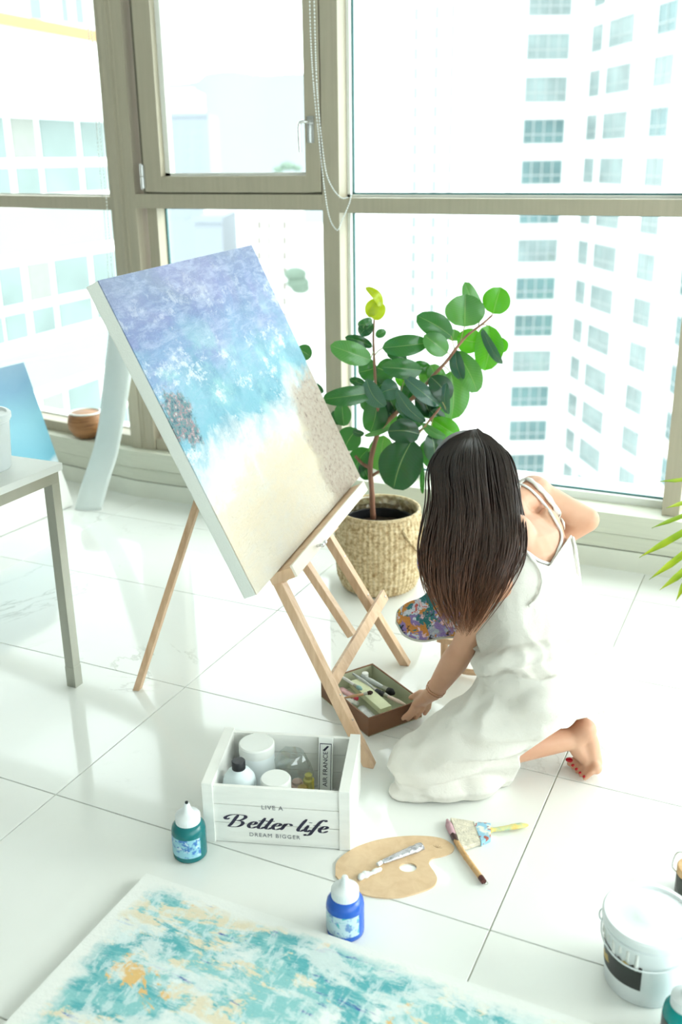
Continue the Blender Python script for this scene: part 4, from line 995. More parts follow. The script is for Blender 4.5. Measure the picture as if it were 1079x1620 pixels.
LM = {'d': leaf_mat('leaf_dark', (18, 62, 38), (84, 130, 84), (60, 140, 20)), 'm': leaf_mat('leaf_mid', (34, 90, 46), (96, 146, 90), (90, 170, 30)),
      'l': leaf_mat('leaf_light', (70, 128, 66), (120, 168, 100), (130, 200, 40)), 'b': leaf_mat('leaf_bright', (66, 148, 32), (110, 190, 50), (130, 220, 20)),
      'g': leaf_mat('leaf_grey_sheen', (58, 96, 82), (110, 148, 124), (90, 150, 60)), 'y': leaf_mat('leaf_young', (170, 186, 20), (160, 190, 30), (190, 210, 10))}  # 'g' leaves have their whitish sheen painted in as a greyer green
rj = random.Random(11)
def leaf(bx, by, tx, ty, w, o, tilt, kind, arch=.12, stalk=None, ob=None):
    """leaf from base to tip (crop px), full width w px, o nearer to camera at tip (ob at base), tilt rolls it about its axis"""
    ob = o if ob is None else ob
    A_, B_ = qp(bx, by, ob), qp(tx, ty, o); W_ = w*1.16/3.1735/FPX*pj(A_)[2]; A_, B_ = A_-(B_-A_)*.02, B_+(B_-A_)*.04
    ax = (B_-A_); L = ax.length; ax.normalize(); toC = (CAM-(A_+B_)/2).normalized(); sd = ax.cross(toC).normalized(); nn = sd.cross(ax).normalized()
    sd = (Matrix.Rotation(tilt, 3, ax)@sd); nn = Matrix.Rotation(tilt, 3, ax)@nn; W_ /= max(.35, abs(math.cos(tilt)))
    bend = rj.uniform(-.07, .07)*L
    NL, NW = 16, 10; vs = []; uvs = []
    for i in range(NL+1):
        t = i/NL; hw = W_/2*min(1, (math.sin(math.pi*min(1, t*.97+.015))**.52)*(1.03-.06*t)); 
        if i == 0: hw = W_*.02
        if i == NL: hw = W_*.005
        for j in range(NW+1):
            u = j/NW*2-1; z = arch*1.5*L*math.sin(math.pi*t*.9)+abs(u)*hw*.34-.30*hw*u*u*math.sin(math.pi*t)+.05*hw*u*math.sin(5*t+bx)
            vs.append(A_+ax*L*t+sd*(u*hw+bend*math.sin(math.pi*t))+nn*z); uvs.append((j/NW, t))
    me = bpy.data.meshes.new('leaf'); fs = [(i*(NW+1)+j, i*(NW+1)+j+1, (i+1)*(NW+1)+j+1, (i+1)*(NW+1)+j) for i in range(NL) for j in range(NW)]
    # front side must face the camera side normal nn
    me.from_pydata([tuple(v) for v in vs], [], fs); uv = me.uv_layers.new(name='UVMap')
    for lp in me.loops: uv.data[lp.index].uv = uvs[lp.vertex_index]
    if me.polygons[NW*7+3].normal.dot(nn) < 0: me.flip_normals()
    o_ = link('leaf', me, LM[kind], PT)
    pts = [A_, A_+ax*L*.03]
    if stalk:
        S_ = qp(*stalk); MB().tube(cr([S_, lerp(S_, A_, .5)+V((0, 0, -.004)), A_, A_+ax*L*.12], 4), .0016, 6).build('leaf_stalk', stemg, o_, smooth='all')
    return o_
LV = [  # bx by tx ty width offset tilt kind arch
 (195, 660, 205, 770, 75, -.06, .2, 'm', .05), (270, 790, 212, 885, 105, -.04, .3, 'm', .1), (330, 890, 268, 1005, 95, -.05, .5, 'm', .1),
 (405, 825, 382, 992, 118, -.04, .1, 'l', .05), (300, 600, 210, 655, 60, -.05, .2, 'm', .1), (315, 575, 235, 540, 40, -.05, .1, 'd', .1),
 (370, 480, 282, 505, 105, -.03, .2, 'm', .08), (368, 480, 455, 520, 112, -.03, -.2, 'm', .08), (290, 432, 175, 412, 55, -.03, 0, 'l', .1), (345, 375, 215, 330, 45, -.04, 0, 'd', .1),
 (372, 640, 340, 798, 110, -.01, .1, 'm', .08), (395, 690, 440, 790, 90, -.03, -.2, 'l', .08), (640, 490, 560, 460, 55, -.03, 0, 'm', .1), (620, 560, 622, 478, 78, -.02, 0, 'l', .05),
 (520, 440, 424, 412, 45, -.02, 0, 'd', .1), (470, 520, 502, 572, 40, -.02, .2, 'b', .05), (600, 600, 655, 725, 95, -.01, 0, 'l', .1), (560, 560, 640, 640, 70, -.03, 0, 'm', .1),
 (775, 330, 892, 352, 110, .0, .3, 'b', .06), (750, 345, 760, 290, 70, -.02, .1, 'l', .05), (740, 505, 742, 732, 140, .0, -.15, 'l', .05), (770, 400, 872, 592, 105, .02, .2, 'l', .12),
 (765, 390, 802, 535, 62, .04, .5, 'g', .1), (932, 272, 912, 487, 128, .03, .1, 'b', .03), (985, 330, 1008, 402, 55, .02, .3, 'b', .05), (902, 288, 1002, 452, 42, .06, .8, 'g', .08),
 (895, 228, 812, 58, 72, .03, .3, 'l', .06), (812, 272, 816, 118, 172, .06, .0, 'l', .03), (955, 208, 992, 82, 122, .05, -.1, 'b', .05), (742, 322, 576, 222, 105, .05, -.1, 'm', .1),
 (720, 408, 610, 322, 95, .07, .1, 'l', .1), (402, 382, 617, 360, 92, .04, -.1, 'm', .13), (337, 442, 143, 372, 98, .05, .0, 'l', .14), (592, 495, 402, 478, 88, .06, -.1, 'm', .12),
 (572, 520, 470, 500, 60, .03, 0, 'd', .1), (352, 605, 108, 642, 84, .05, .1, 'm', .2), (320, 542, 408, 670, 82, .07, .4, 'g', .08), (480, 590, 395, 610, 95, .06, .2, 'g', .1),
 (510, 532, 672, 668, 70, .08, -.3, 'g', .12), (470, 590, 612, 742, 58, .09, .5, 'g', .1), (470, 650, 552, 730, 55, .08, .3, 'g', .1), (540, 720, 592, 770, 62, .05, 0, 'm', .1),
 (545, 690, 480, 700, 60, .0, 0, 'd', .1), (640, 528, 722, 645, 98, .08, -.2, 'd', .12), (722, 560, 735, 708, 46, .10, .6, 'g', .1), (650, 742, 775, 822, 96, .06, .2, 'b', .1),
 (600, 762, 712, 826, 42, .10, .3, 'l', .08), (642, 808, 655, 945, 92, .09, -.3, 'd', .1), (582, 815, 430, 802, 110, .11, .0, 'd', .06), (547, 848, 458, 1080, 192, .10, .0, 'd', .04),
 (600, 955, 605, 1108, 22, .07, .6, 'm', .1), (310, 822, 432, 780, 24, .05, .6, 'l', .1), (250, 800, 305, 812, 30, .02, .4, 'd', .05), (585, 600, 640, 720, 90, .0, 0, 'd', .05),
 (400, 660, 450, 720, 80, -.02, .1, 'd', .05), (700, 640, 640, 730, 60, -.02, .2, 'm', .05), (-30, 385, 38, 425, 70, -.12, .2, 'm', .1), (60, 560, 100, 605, 30, -.10, .2, 'd', .1),
 (30, 520, 75, 585, 26, -.12, .3, 'd', .1), (300, 960, 330, 1040, 60, -.03, .4, 'd', .1), (150, 700, 190, 760, 60, -.09, .1, 'd', .1), (660, 860, 700, 930, 55, .06, .4, 'm', .1)]
LV += [(560, 640, 500, 560, 90, -.03, .2, 'd', .1), (430, 620, 470, 700, 80, -.02, .1, 'd', .08), (350, 690, 300, 620, 70, -.03, .2, 'm', .1), (600, 700, 680, 640, 90, -.01, .2, 'm', .1),
 (700, 560, 640, 470, 80, -.01, .1, 'l', .08), (540, 800, 480, 720, 70, -.03, .2, 'd', .1), (660, 800, 740, 860, 80, .02, .3, 'd', .1), (420, 540, 360, 600, 60, -.02, .3, 'd', .1), (700, 760, 640, 700, 70, .02, .2, 'd', .08), (610, 850, 660, 980, 80, .03, .2, 'm', .08)]
for L_ in LV: leaf(*L_)
for (a, b) in (((358, 420, .01), (402, 382, .04)), ((357, 400, .01), (337, 442, .05)), ((362, 600, .01), (352, 605, .05)), ((700, 470, .05), (740, 505, .0)), ((760, 390, .05), (742, 322, .05)), ((790, 355, .05), (812, 272, .06)),
               ((740, 420, .05), (720, 408, .07)), ((890, 270, .05), (932, 272, .03)), ((880, 272, .05), (895, 228, .03)), ((948, 220, .05), (955, 208, .05)), ((640, 740, .11), (582, 815, .11)), ((600, 790, .09), (547, 848, .10)), ((690, 680, .12), (650, 742, .06)), ((650, 735, .11), (642, 808, .09)), ((610, 575, .03), (640, 528, .08)), ((700, 655, .12), (722, 708, .10)), ((470, 700, .02), (510, 532, .08))):
    A_, B_ = qp(*a), qp(*b); MB().tube(cr([A_, lerp(A_, B_, .5)+V((0, 0, .004)), B_], 4), .0018, 6).build('leaf_stalk', stemg, PT, smooth='all')
# curled young leaves at the top
def curl_leaf(cx, cy, o, r, wd, a0, a1, kind, lean=0):
    c = qp(cx, cy, o); N = 18; vs = []; uvs = []; rg = (CAM-c); rg.z = 0; rg.normalize(); sx = Z.cross(rg)
    for i in range(N+1):
        t = i/N; a = lerp(a0, a1, t); rr = r*(1-.45*t); hw = wd/2*math.sin(math.pi*min(.97, t*.95+.04))**.6
        for j in range(7):
            u = j/3-1; vs.append(c+(sx*math.cos(a)+Z*math.sin(a))*rr*(1-.12*u*u)+rg*u*hw*.8+sx*u*hw*.35); uvs.append((j/6, t))
    me = bpy.data.meshes.new('leaf'); me.from_pydata([tuple(v) for v in vs], [], [(i*7+j, i*7+j+1, (i+1)*7+j+1, (i+1)*7+j) for i in range(N) for j in range(6)]); uv = me.uv_layers.new(name='UVMap')
    for lp in me.loops: uv.data[lp.index].uv = uvs[lp.vertex_index]
    link('leaf', me, LM[kind], PT)
leaf(350, 262, 292, 318, 62, .02, .3, 'd', .3); leaf(345, 240, 276, 262, 50, .03, -.4, 'm', .3); curl_leaf(310, 278, .05, .011, .02, -.3, 4.2, 'l')
leaf(356, 238, 398, 160, 66, .02, .1, 'y', .1); leaf(392, 180, 312, 84, 40, .03, .3, 'y', .3); leaf(330, 225, 380, 140, 58, .03, -.2, 'y', .12); leaf(366, 322, 414, 298, 38, .02, 0, 'm', .1)

# ------------------------------------------------------------------ palm at the right edge
pc_ = V((.02, 3.22, 0)); PM = thing('potted_palm', pc_, 'palm with narrow arching yellow-green fronds reaching in at the right edge', 'plant')
MB().lathe([(0, 0), (.11, 0), (.14, .22), (.15, .23), (.15, .25), (.135, .25), (.13, .22), (0, .215)], 40, pc_).build('pot', M['white'], PM, smooth=True)
pg = NT('palm_leaflet'); co = pg.coord(); cc = pg.ramp(pg.noise(co, 14, 2), [(.4, lin((128, 158, 24))), (.65, lin((170, 186, 40)))]); pg.l(cc, pg.b.inputs['Base Color']); pg.b.inputs['Roughness'].default_value = .4
tr = pg.n('BsdfTranslucent'); pg.l(cc, tr.inputs[0]); mx = pg.n('MixShader'); mx.inputs[0].default_value = .3; pg.l(pg.b.outputs[0], mx.inputs[1]); pg.l(tr.outputs[0], mx.inputs[2]); pg.l(mx.outputs[0], pg.out.inputs[0])
def c8(x, y, Y): return pp(880+x/5.42, 700+y/5.42, (0, Y, 0), (0, 1, 0))
st_ = [pc_+V((0, 0, .2)), pc_+V((-.01, .0, .45)), c8(1500, 500, 3.22), c8(1330, 250, 3.2)]
MB().tube(cr(st_, 6), [.007]*10+[.004]*9, 8).build('stem', stemg, PM, smooth='all')
MB().tube(cr([pc_+V((.03, 0, .2)), c8(1800, 900, 3.2), c8(1500, 900, 3.16), c8(1350, 1000, 3.14)], 6), [.006]*10+[.003]*9, 8).build('stem', stemg, PM, smooth='all')
def blade(b, m_, t_, w, Yb=3.2, Yt=3.1):
    P_ = cr([c8(*b, Yb), c8(*m_, (Yb+Yt)/2), c8(*t_, Yt)], 8); n = len(P_); vs = []
    for i, p in enumerate(P_):
        d = (P_[min(i+1, n-1)]-P_[max(i-1, 0)]).normalized(); s = d.cross((CAM-p).normalized()).normalized(); h = w/2*min(1, 3.2*(1-i/(n-1))+.02)*min(1, .5+i/4)
        vs += [p+s*h, p+V((0, 0, -.002))-(CAM-p).normalized()*.003, p-s*h]
    me = bpy.data.meshes.new('leaflet'); me.from_pydata([tuple(v) for v in vs], [], [(3*i+k, 3*i+k+1, 3*i+k+4, 3*i+k+3) for i in range(n-1) for k in (0, 1)]); link('leaflet', me, pg.m, PM)
for b, m_, t_, w in (((1330, 250), (1100, 315), (890, 334), .012), ((1340, 400), (1120, 505), (945, 562), .013), ((1350, 520), (1060, 640), (822, 732), .014), ((1380, 600), (1040, 800), (715, 985), .022),
                   ((1400, 680), (1090, 960), (800, 1175), .022), ((1420, 760), (1120, 1080), (890, 1265), .022), ((1430, 850), (1150, 1150), (1028, 1362), .02), ((1440, 900), (1200, 1250), (1110, 1480), .02),
                   ((1330, 250), (1400, 100), (1500, 40), .015), ((1350, 300), (1500, 200), (1650, 180), .015)):
    blade(b, m_, t_, w)
#==PERSON==
# ------------------------------------------------------------------ the woman
pel, C7 = V((-.465, 2.23, .31)), V((-.60, 2.33, .70))
SL, SR = V((-.60, 2.17, .57)), V((-.593, 2.465, .69))
EL, WL = V((-.700, 2.222, .325)), V((-.802, 2.294, .135))
ER = pd(929, 822, 2.63); HR = V((-.735, 2.50, .42))
HC = V((-.76, 2.43, .73))
hipL, hipR = V((-.49, 2.14, .28)), V((-.43, 2.31, .29)); KL, KR = V((-.765, 2.045, .065)), V((-.68, 2.45, .27))
AL = V((-.405, 2.285, .095)); AR = V((-.45, 2.55, .07))
Sx = (C7-pel).normalized(); Ax = (SR-SL).normalized(); Ax = (Ax-Sx*Ax.dot(Sx)).normalized(); Fx = Sx.cross(Ax)
hipd = V((.06, .17, .01)).normalized()
WM = thing('person', (-.55, 2.2, 0), 'woman with long brown hair and white linen dress kneeling beside the brown box', 'person')
def loft(mb, rings, n=28):
    """rings: centre, lateral axis, depth axis, half-width, half-depth"""
    vs = []
    for c, a, b, ra, rb in rings:
        for j in range(n):
            t = 2*math.pi*j/n; vs.append(V(c)+V(a)*math.cos(t)*ra+V(b)*math.sin(t)*rb)
    k = len(rings); fs = [(i*n+j, i*n+(j+1) % n, (i+1)*n+(j+1) % n, (i+1)*n+j) for i in range(k-1) for j in range(n)]+[tuple(range(n))[::-1], tuple((k-1)*n+j for j in range(n))]
    mb.add(vs, fs)
def torso(mb, grow=0., top=1.0):
    hb = (hipd-Sx*hipd.dot(Sx)).normalized()
    spec = [(-.22, 0, .105, .085), (-.12, .005, .160, .115), (.0, .0, .168, .118), (.14, -.005, .150, .100), (.32, -.012, .126, .090), (.52, -.022, .136, .100), (.70, -.028, .148, .104), (.84, -.022, .150, .092), (.93, -.010, .128, .072), (1.0, .004, .075, .052)]
    R_ = []
    for t, off_, w, d in spec:
        if t > top: continue
        a = hb.lerp(Ax, max(0, min(1, t))).normalized(); b = Sx.cross(a)
        c = pel.lerp(C7, t)+b*(off_+.035)
        if t > .8: c = c-Sx*.012
        R_.append((c, a, b, w+grow, d+grow))
    loft(mb, R_)
def limb(mb, pts, rs, n=16):
    mb.tube(pts, rs, n); [mb.ell(p, (r,)*3, n=n) for p, r in zip(pts, rs)]
body = MB(); torso(body)
neck_b = C7+Fx*.030; limb(body, [neck_b-Sx*.02, lerp(neck_b, HC, .5), HC-V((-.01, .0, .0))], [.056, .050, .05])
for S_ in (SL, SR):
    limb(body, [lerp(neck_b, S_, .25)+Sx*.0, S_], [.046, .054])
    limb(body, [S_, S_-Sx*.08+(pel.lerp(C7, .7)-S_)*.4], [.050, .055])
def arm(mb, S_, E_, W_):
    u = (E_-S_); f = (W_-E_)
    limb(mb, [S_, S_+u*.3, S_+u*.7, E_], [.050, .043, .037, .033]); limb(mb, [E_, E_+f*.25, E_+f*.6, W_], [.034, .037, .031, .0235])
arm(body, SL, EL, WL); arm(body, SR, ER, HR)
for a, b, c, r in ((hipL, KL, AL, 0), (hipR, KR, AR, 0)):
    limb(body, [a, lerp(a, b, .5), b], [.076, .060, .046]); limb(body, [b, lerp(b, c, .3), lerp(b, c, .7), c], [.050, .050, .038, .028])
# scapulae on the back
body.ell(pel.lerp(C7, .80)-Fx*.038+Ax*.075, (.045, .07, .03), Matrix((Ax, Sx, Fx)).transposed(), 14); body.ell(pel.lerp(C7, .80)-Fx*.038-Ax*.070, (.045, .07, .03), Matrix((Ax, Sx, Fx)).transposed(), 14)
# head : skull, jaw, nose, ears
Fh = V((-.66, .02, -.75)).normalized(); Uh = (V((-.6, .0, .8))-Fh*V((-.6, .0, .8)).dot(Fh)).normalized(); Rh = Fh.cross(Uh).normalized()   # Rh : the woman's right
Hm = Matrix((Rh, Fh, Uh)).transposed()
hp = lambda r, f, u: HC+Rh*r+Fh*f+Uh*u
body.ell(hp(0, -.012, .022), (.074, .094, .088), Hm, 24); body.ell(hp(0, .030, -.040), (.054, .060, .066), Hm, 20); body.ell(hp(0, .062, -.088), (.024, .022, .020), Hm, 14)
body.tube([hp(0, .088, .012), hp(0, .102, -.012), hp(0, .112, -.030)], [.008, .010, .013], 10); body.ell(hp(0, .106, -.032), (.015, .012, .010), Hm, 10)
body.ell(hp(0, .090, -.058), (.024, .009, .007), Hm, 12); body.ell(hp(0, .088, -.066), (.020, .010, .007), Hm, 12); body.ell(hp(0, .078, .030), (.050, .014, .010), Hm, 12)
for s_ in (1, -1):
    body.ell(hp(s_*.075, -.005, -.010), (.008, .018, .030), Hm, 12); body.ell(hp(s_*.034, .060, -.030), (.024, .024, .02), Hm, 12)
# feet : left foot tucked under on its toes
heel, ball = V((-.377, 2.305, .135)), V((-.352, 2.292, .030))
tdir = V((-.80, -.42, 0)).normalized(); tside = V((.42, -.80, 0)).normalized()    # toes forward, towards the little toe
limb(body, [AL, lerp(AL, heel, .6)+V((.006, 0, 0)), heel+V((-.01, 0, -.012))], [.030, .032, .026])
limb(body, [AL+tdir*.002, lerp(AL, ball, .5)+tdir*.010, ball+tdir*.008], [.027, .025, .019]); limb(body, [lerp(AL, ball, .4), ball-tside*.022, ball+tside*.024], [.024, .019, .017])
limb(body, [heel+V((-.008, 0, -.015)), lerp(heel, ball, .55), ball], [.026, .024, .024])
for k in range(5):
    b_ = ball-tside*.030+tside*.0165*k+tdir*(.002)+V((0, 0, -.006)); L_ = [.050, .045, .040, .035, .029][k]; r = [.0125, .0088, .0083, .0080, .0080][k]
    limb(body, [lerp(ball, b_, .7), b_+tdir*L_*.45+V((0, 0, .002)), b_+tdir*L_+V((0, 0, r-b_.z))], [r*1.25, r*1.0, r*.92], 10)
# right foot (under the dress, behind)
limb(body, [AR, AR+V((.02, .02, -.04))], [.028, .022])
# left hand : palm on the box corner, fingers down the outside, thumb inside
hn = V((n1.x, n1.y, 0)); outw = -n2          # outward of the short side facing the camera
PK = pp(668, 1114, bN+outw*.014, n2)          # knuckle centre just outside the face
PK.z = max(PK.z, .070)
pa = (PK-WL).normalized(); ps = V((n1.x, n1.y, 0))
limb(body, [WL, lerp(WL, PK, .45), PK+outw*.004], [.0225, .021, .018])
fdir = [V((-.55, .0, -.9)), V((-.40, .0, -.95)), V((-.25, 0, -1)), V((-.05, 0, -1))]
for k in range(4):
    kx = PK-ps*(.026-.0175*k)+V((0, 0, -.004-.002*abs(k-1)))
    limb(body, [lerp(WL, kx, .45), lerp(WL, kx, .75), kx], [.016, .013, .0105], 10)
    # fingers run along the outside face, fanned
    d1 = (-n1*[.95, .72, .50, .30][k]+V((0, 0, -.75))).normalized(); L_ = [.055, .062, .058, .046][k]; r = .0082
    a_ = kx; b_ = a_+d1*L_*.48+outw*.007; c_ = a_+d1*L_*.95+outw*.0; c_.z = max(c_.z, .012); b_.z = max(b_.z, .014)
    sdist = (c_-bN).dot(outw); c_ = c_+outw*max(0, .0095-sdist); sdist = (b_-bN).dot(outw); b_ = b_+outw*max(0, .012-sdist)
    limb(body, [a_, b_, c_], [.0098, .0086, .0074], 10)
tb_ = lerp(WL, PK, .3); tk_ = BP(e1L-.028, .006, .066)
limb(body, [tb_, lerp(tb_, tk_, .55)+V((0, 0, .014)), tk_+n2*.012], [.014, .0115, .0085], 10)
# right hand holding the palette edge
pn = V((.25, -.55, .80)).normalized(); PC = pd(705, 935, 2.80)
HR = PC+V((.06, .03, -.01))
body.ell(HR, (.030, .040, .016), None, 12)
for k in range(4):
    a_ = HR+V((-.02, .02-.015*k, -.012)); limb(body, [HR, a_, a_+V((-.035, 0, -.012)), a_+V((-.055, 0, .002))], [.014, .009, .0085, .0075], 8)
limb(body, [HR, HR+V((-.02, -.01, .018)), HR+V((-.045, -.012, .022))], [.014, .010, .008], 8)
me = fuse(body, .0044, 4)
sk = NT('skin'); co = sk.coord(); cc = sk.ramp(sk.noise(co, 9, 3), [(.35, lin((208, 156, 127))), (.65, lin((220, 173, 144)))]); sk.l(cc, sk.b.inputs['Base Color'])
sk.b.inputs['Roughness'].default_value = .48; sk.b.inputs['Subsurface Weight'].default_value = .12; sk.b.inputs['Subsurface Radius'].default_value = (.012, .005, .003); sk.b.inputs['Subsurface Scale'].default_value = 1.
BODY = link('body', me, sk.m, WM)
# smaller features of the body
for s_ in (1, -1):
    e = hp(s_*.032, .073, -.002)
    ey = MB().ell(e, (.0125, .0125, .0125), Hm, 16).build('eye', mat('eye_white', (240, 238, 232), .2), WM, smooth='all'); MB().ell(e+Fh*.009-Uh*.003, (.0055, .0045, .0055), Hm, 12).build('iris', mat('brown_iris', (60, 38, 24), .2), ey, smooth='all')
    MB().tube([hp(s_*.014, .094, .024), hp(s_*.034, .092, .030), hp(s_*.054, .076, .024)], [.0025, .003, .0015], 6).build('eyebrow', mat('brow_hair', (50, 34, 26), .7), WM, smooth='all')
MB().tube([hp(-.022, .092, -.062), hp(0, .100, -.061), hp(.022, .092, -.062)], [.001, .0035, .001], 8).build('lips', mat('lip', (190, 96, 90), .4), WM, smooth='all')
nl = mat('red_nail', (190, 12, 34), .15)
for k in range(5):
    b_ = ball-tside*.030+tside*.0165*k+tdir*.002; L_ = [.050, .045, .040, .035, .029][k]; r = [.0125, .0088, .0083, .0080, .0080][k]
    p = b_+tdir*(L_+.002); p.z = r*1.75
    q_ = 1.15 if k == 0 else .72; MB().ell(p, (r*.70*q_, r*.85*q_, r*.42), Matrix((tside, tdir, V((0, 0, 1)))).transposed(), 10).build('toenail', nl, WM, smooth='all')
# ---- dress
def clipmesh(me, field):
    """keep the part of the mesh where field(v) > 0, cutting faces along the zero line"""
    P = [v.co.copy() for v in me.vertices]; F = [field(p) for p in P]; new = {}; tris = []
    def cutp(i, j):
        k = (min(i, j), max(i, j))
        if k not in new:
            t = F[k[0]]/(F[k[0]]-F[k[1]]); new[k] = len(P); P.append(P[k[0]].lerp(P[k[1]], t))
        return new[k]
    for pg in me.polygons:
        vs = list(pg.vertices)
        if all(F[i] > 0 for i in vs): tris.append(tuple(vs)); continue
        if all(F[i] <= 0 for i in vs): continue
        out = []
        for x in range(len(vs)):
            i, j = vs[x], vs[(x+1) % len(vs)]
            if F[i] > 0: out.append(i)
            if (F[i] > 0) != (F[j] > 0): out.append(cutp(i, j))
        if len(out) > 2: tris.append(tuple(out))
    used = sorted({i for t in tris for i in t}); mp = {o: n for n, o in enumerate(used)}
    r = bpy.data.meshes.new(me.name); r.from_pydata([tuple(P[i]) for i in used], [], [tuple(mp[i] for i in t) for t in tris])
    return r
linen = NT('white_linen'); co = linen.coord(); wv = linen.noise(co, 420, 2); cr_ = linen.noise(linen.coord(scale=(1, 1, 1)), 34, 5, .6, .6)
linen.b.inputs['Base Color'].default_value = lin((229, 225, 217)); linen.b.inputs['Roughness'].default_value = .85
linen.bump(linen.math('ADD', linen.math('MULTIPLY', wv, .15), cr_), .45, .006)
sd_ = MB(); torso(sd_, .016, .93)
def capsule(a, b, r0, r1, sq=1.): limb(sd_, [a, lerp(a, b, .5), b], [r0, (r0+r1)/2, r1], 18)
hb_ = (hipd-Sx*hipd.dot(Sx)).normalized(); bb_ = Sx.cross(hb_)
sd_.tube([pel.lerp(C7, .15)+bb_*.030+hb_*math.cos(a_)*.166+bb_*math.sin(a_)*.118+Sx*.008*math.sin(2*a_) for a_ in [i*math.pi/16 for i in range(33)]], .022, 10)
# bodice hangs away from the chest
sd_.ell(pel.lerp(C7, .25)+Fx*.06, (.14, .11, .15), Matrix((Ax, Fx, Sx)).transposed(), 20)
capsule(hipL, KL+V((.03, 0, .016)), .096, .066); capsule(hipR, KR, .105, .066); capsule(KL+V((.02, .0, .01)), V((-.52, 2.20, .09)), .07, .075)
capsule(KR, V((-.52, 2.46, .14)), .075, .09); capsule(hipR, V((-.50, 2.44, .12)), .10, .09); capsule(hipL, V((-.50, 2.22, .16)), .105, .09)
sd_.ell(V((-.465, 2.27, .20)), (.15, .16, .16), None, 22)
# skirt cloth pooled on the floor in front of the knee
for (x, y, z, rx, ry, rz) in ((640, 1252, .010, .040, .035, .014), (665, 1246, .02, .062, .05, .030), (700, 1240, .03, .085, .06, .042), (742, 1236, .03, .080, .06, .045), (782, 1215, .035, .075, .05, .05), (700, 1195, .06, .075, .07, .06), (760, 1175, .09, .085, .08, .08), (812, 1150, .12, .08, .08, .09), (850, 1120, .16, .085, .085, .10)):
    sd_.ell(pl(x, y, z), (rx, ry, rz), Matrix.Rotation(.35, 3, 'Z'), 18)
dm = fuse(sd_, .0065, 10)
bvh = None
nrm_ = [v.normal.copy() for v in dm.vertices]; newco = []
for v, n in zip(dm.vertices, nrm_):
    p = v.co.copy()
    s_ = (p-pel).dot(Sx)
    # long folds: stretched noise along the thigh and down the bodice
    if p.z < .36:
        q = V((p.dot(V((.8, .55, 0)))*3.5, p.dot(V((-.55, .8, 0)))*15, p.z*15)); amp = .015 if p.z > .03 else .006
    else:
        q = V((p.dot(Ax)*20, p.dot(Fx)*14, p.dot(Sx)*5)); amp = .006*max(.0, min(1, (.30-s_)/.12))
    p = p+n*amp*(1.1-2.4*abs(noise.noise(q))+.45*noise.noise(q*2.3)); newco += [p.x, p.y, max(p.z, .003)]
dm.vertices.foreach_set('co', newco)
hem_o = pl(830, 1190, .02); hem_b = pp(914, 1136, (-.40, 2.28, 0), V((FWD.x, FWD.y, 0)).normalized())
hem_n = (hem_b-hem_o).cross(ray((870, 1165))).normalized()
if hem_n.dot(AL-hem_o) < 0: hem_n = -hem_n
def polydist(x, y, P):
    ins = False; dmin = 1e9; n = len(P)
    for i in range(n):
        (x0, y0), (x1, y1) = P[i], P[(i+1) % n]
        if (y0 > y) != (y1 > y) and x < (x1-x0)*(y-y0)/(y1-y0)+x0: ins = not ins
        dx, dy = x1-x0, y1-y0; t = max(0, min(1, ((x-x0)*dx+(y-y0)*dy)/(dx*dx+dy*dy))); dmin = min(dmin, math.hypot(x-x0-dx*t, y-y0-dy*t))
    return (-dmin if ins else dmin)/620
BACKCUT = [(640, 640), (990, 640), (990, 838), (930, 842), (904, 846), (886, 872), (870, 896), (850, 889), (834, 876), (812, 872), (770, 862), (700, 850)]
HEMCUT = [(822, 1197), (870, 1164), (914, 1136), (940, 1112), (1010, 1060), (1000, 1240), (900, 1310), (780, 1310), (790, 1262), (812, 1236), (824, 1212)]
def neckline(p):
    d = p-pel; a = d.dot(Ax); s_ = d.dot(Sx); b = d.dot(Fx); x, y, _ = pj(p)
    if p.z < .24 and s_ < .1: return polydist(x, y, HEMCUT)
    if s_ < .12: return .1
    f = .335-s_
    if b < .06: f = min(f, polydist(x, y, BACKCUT))
    else: f = min(f, .335-s_+0*a)
    w_b = max(0, min(1, (b+.01)/.04))*max(0, min(1, (.10-b)/.03))
    return min(f, lerp(1, .235-s_, w_b) if w_b > .01 else f)
dm = clipmesh(dm, neckline)
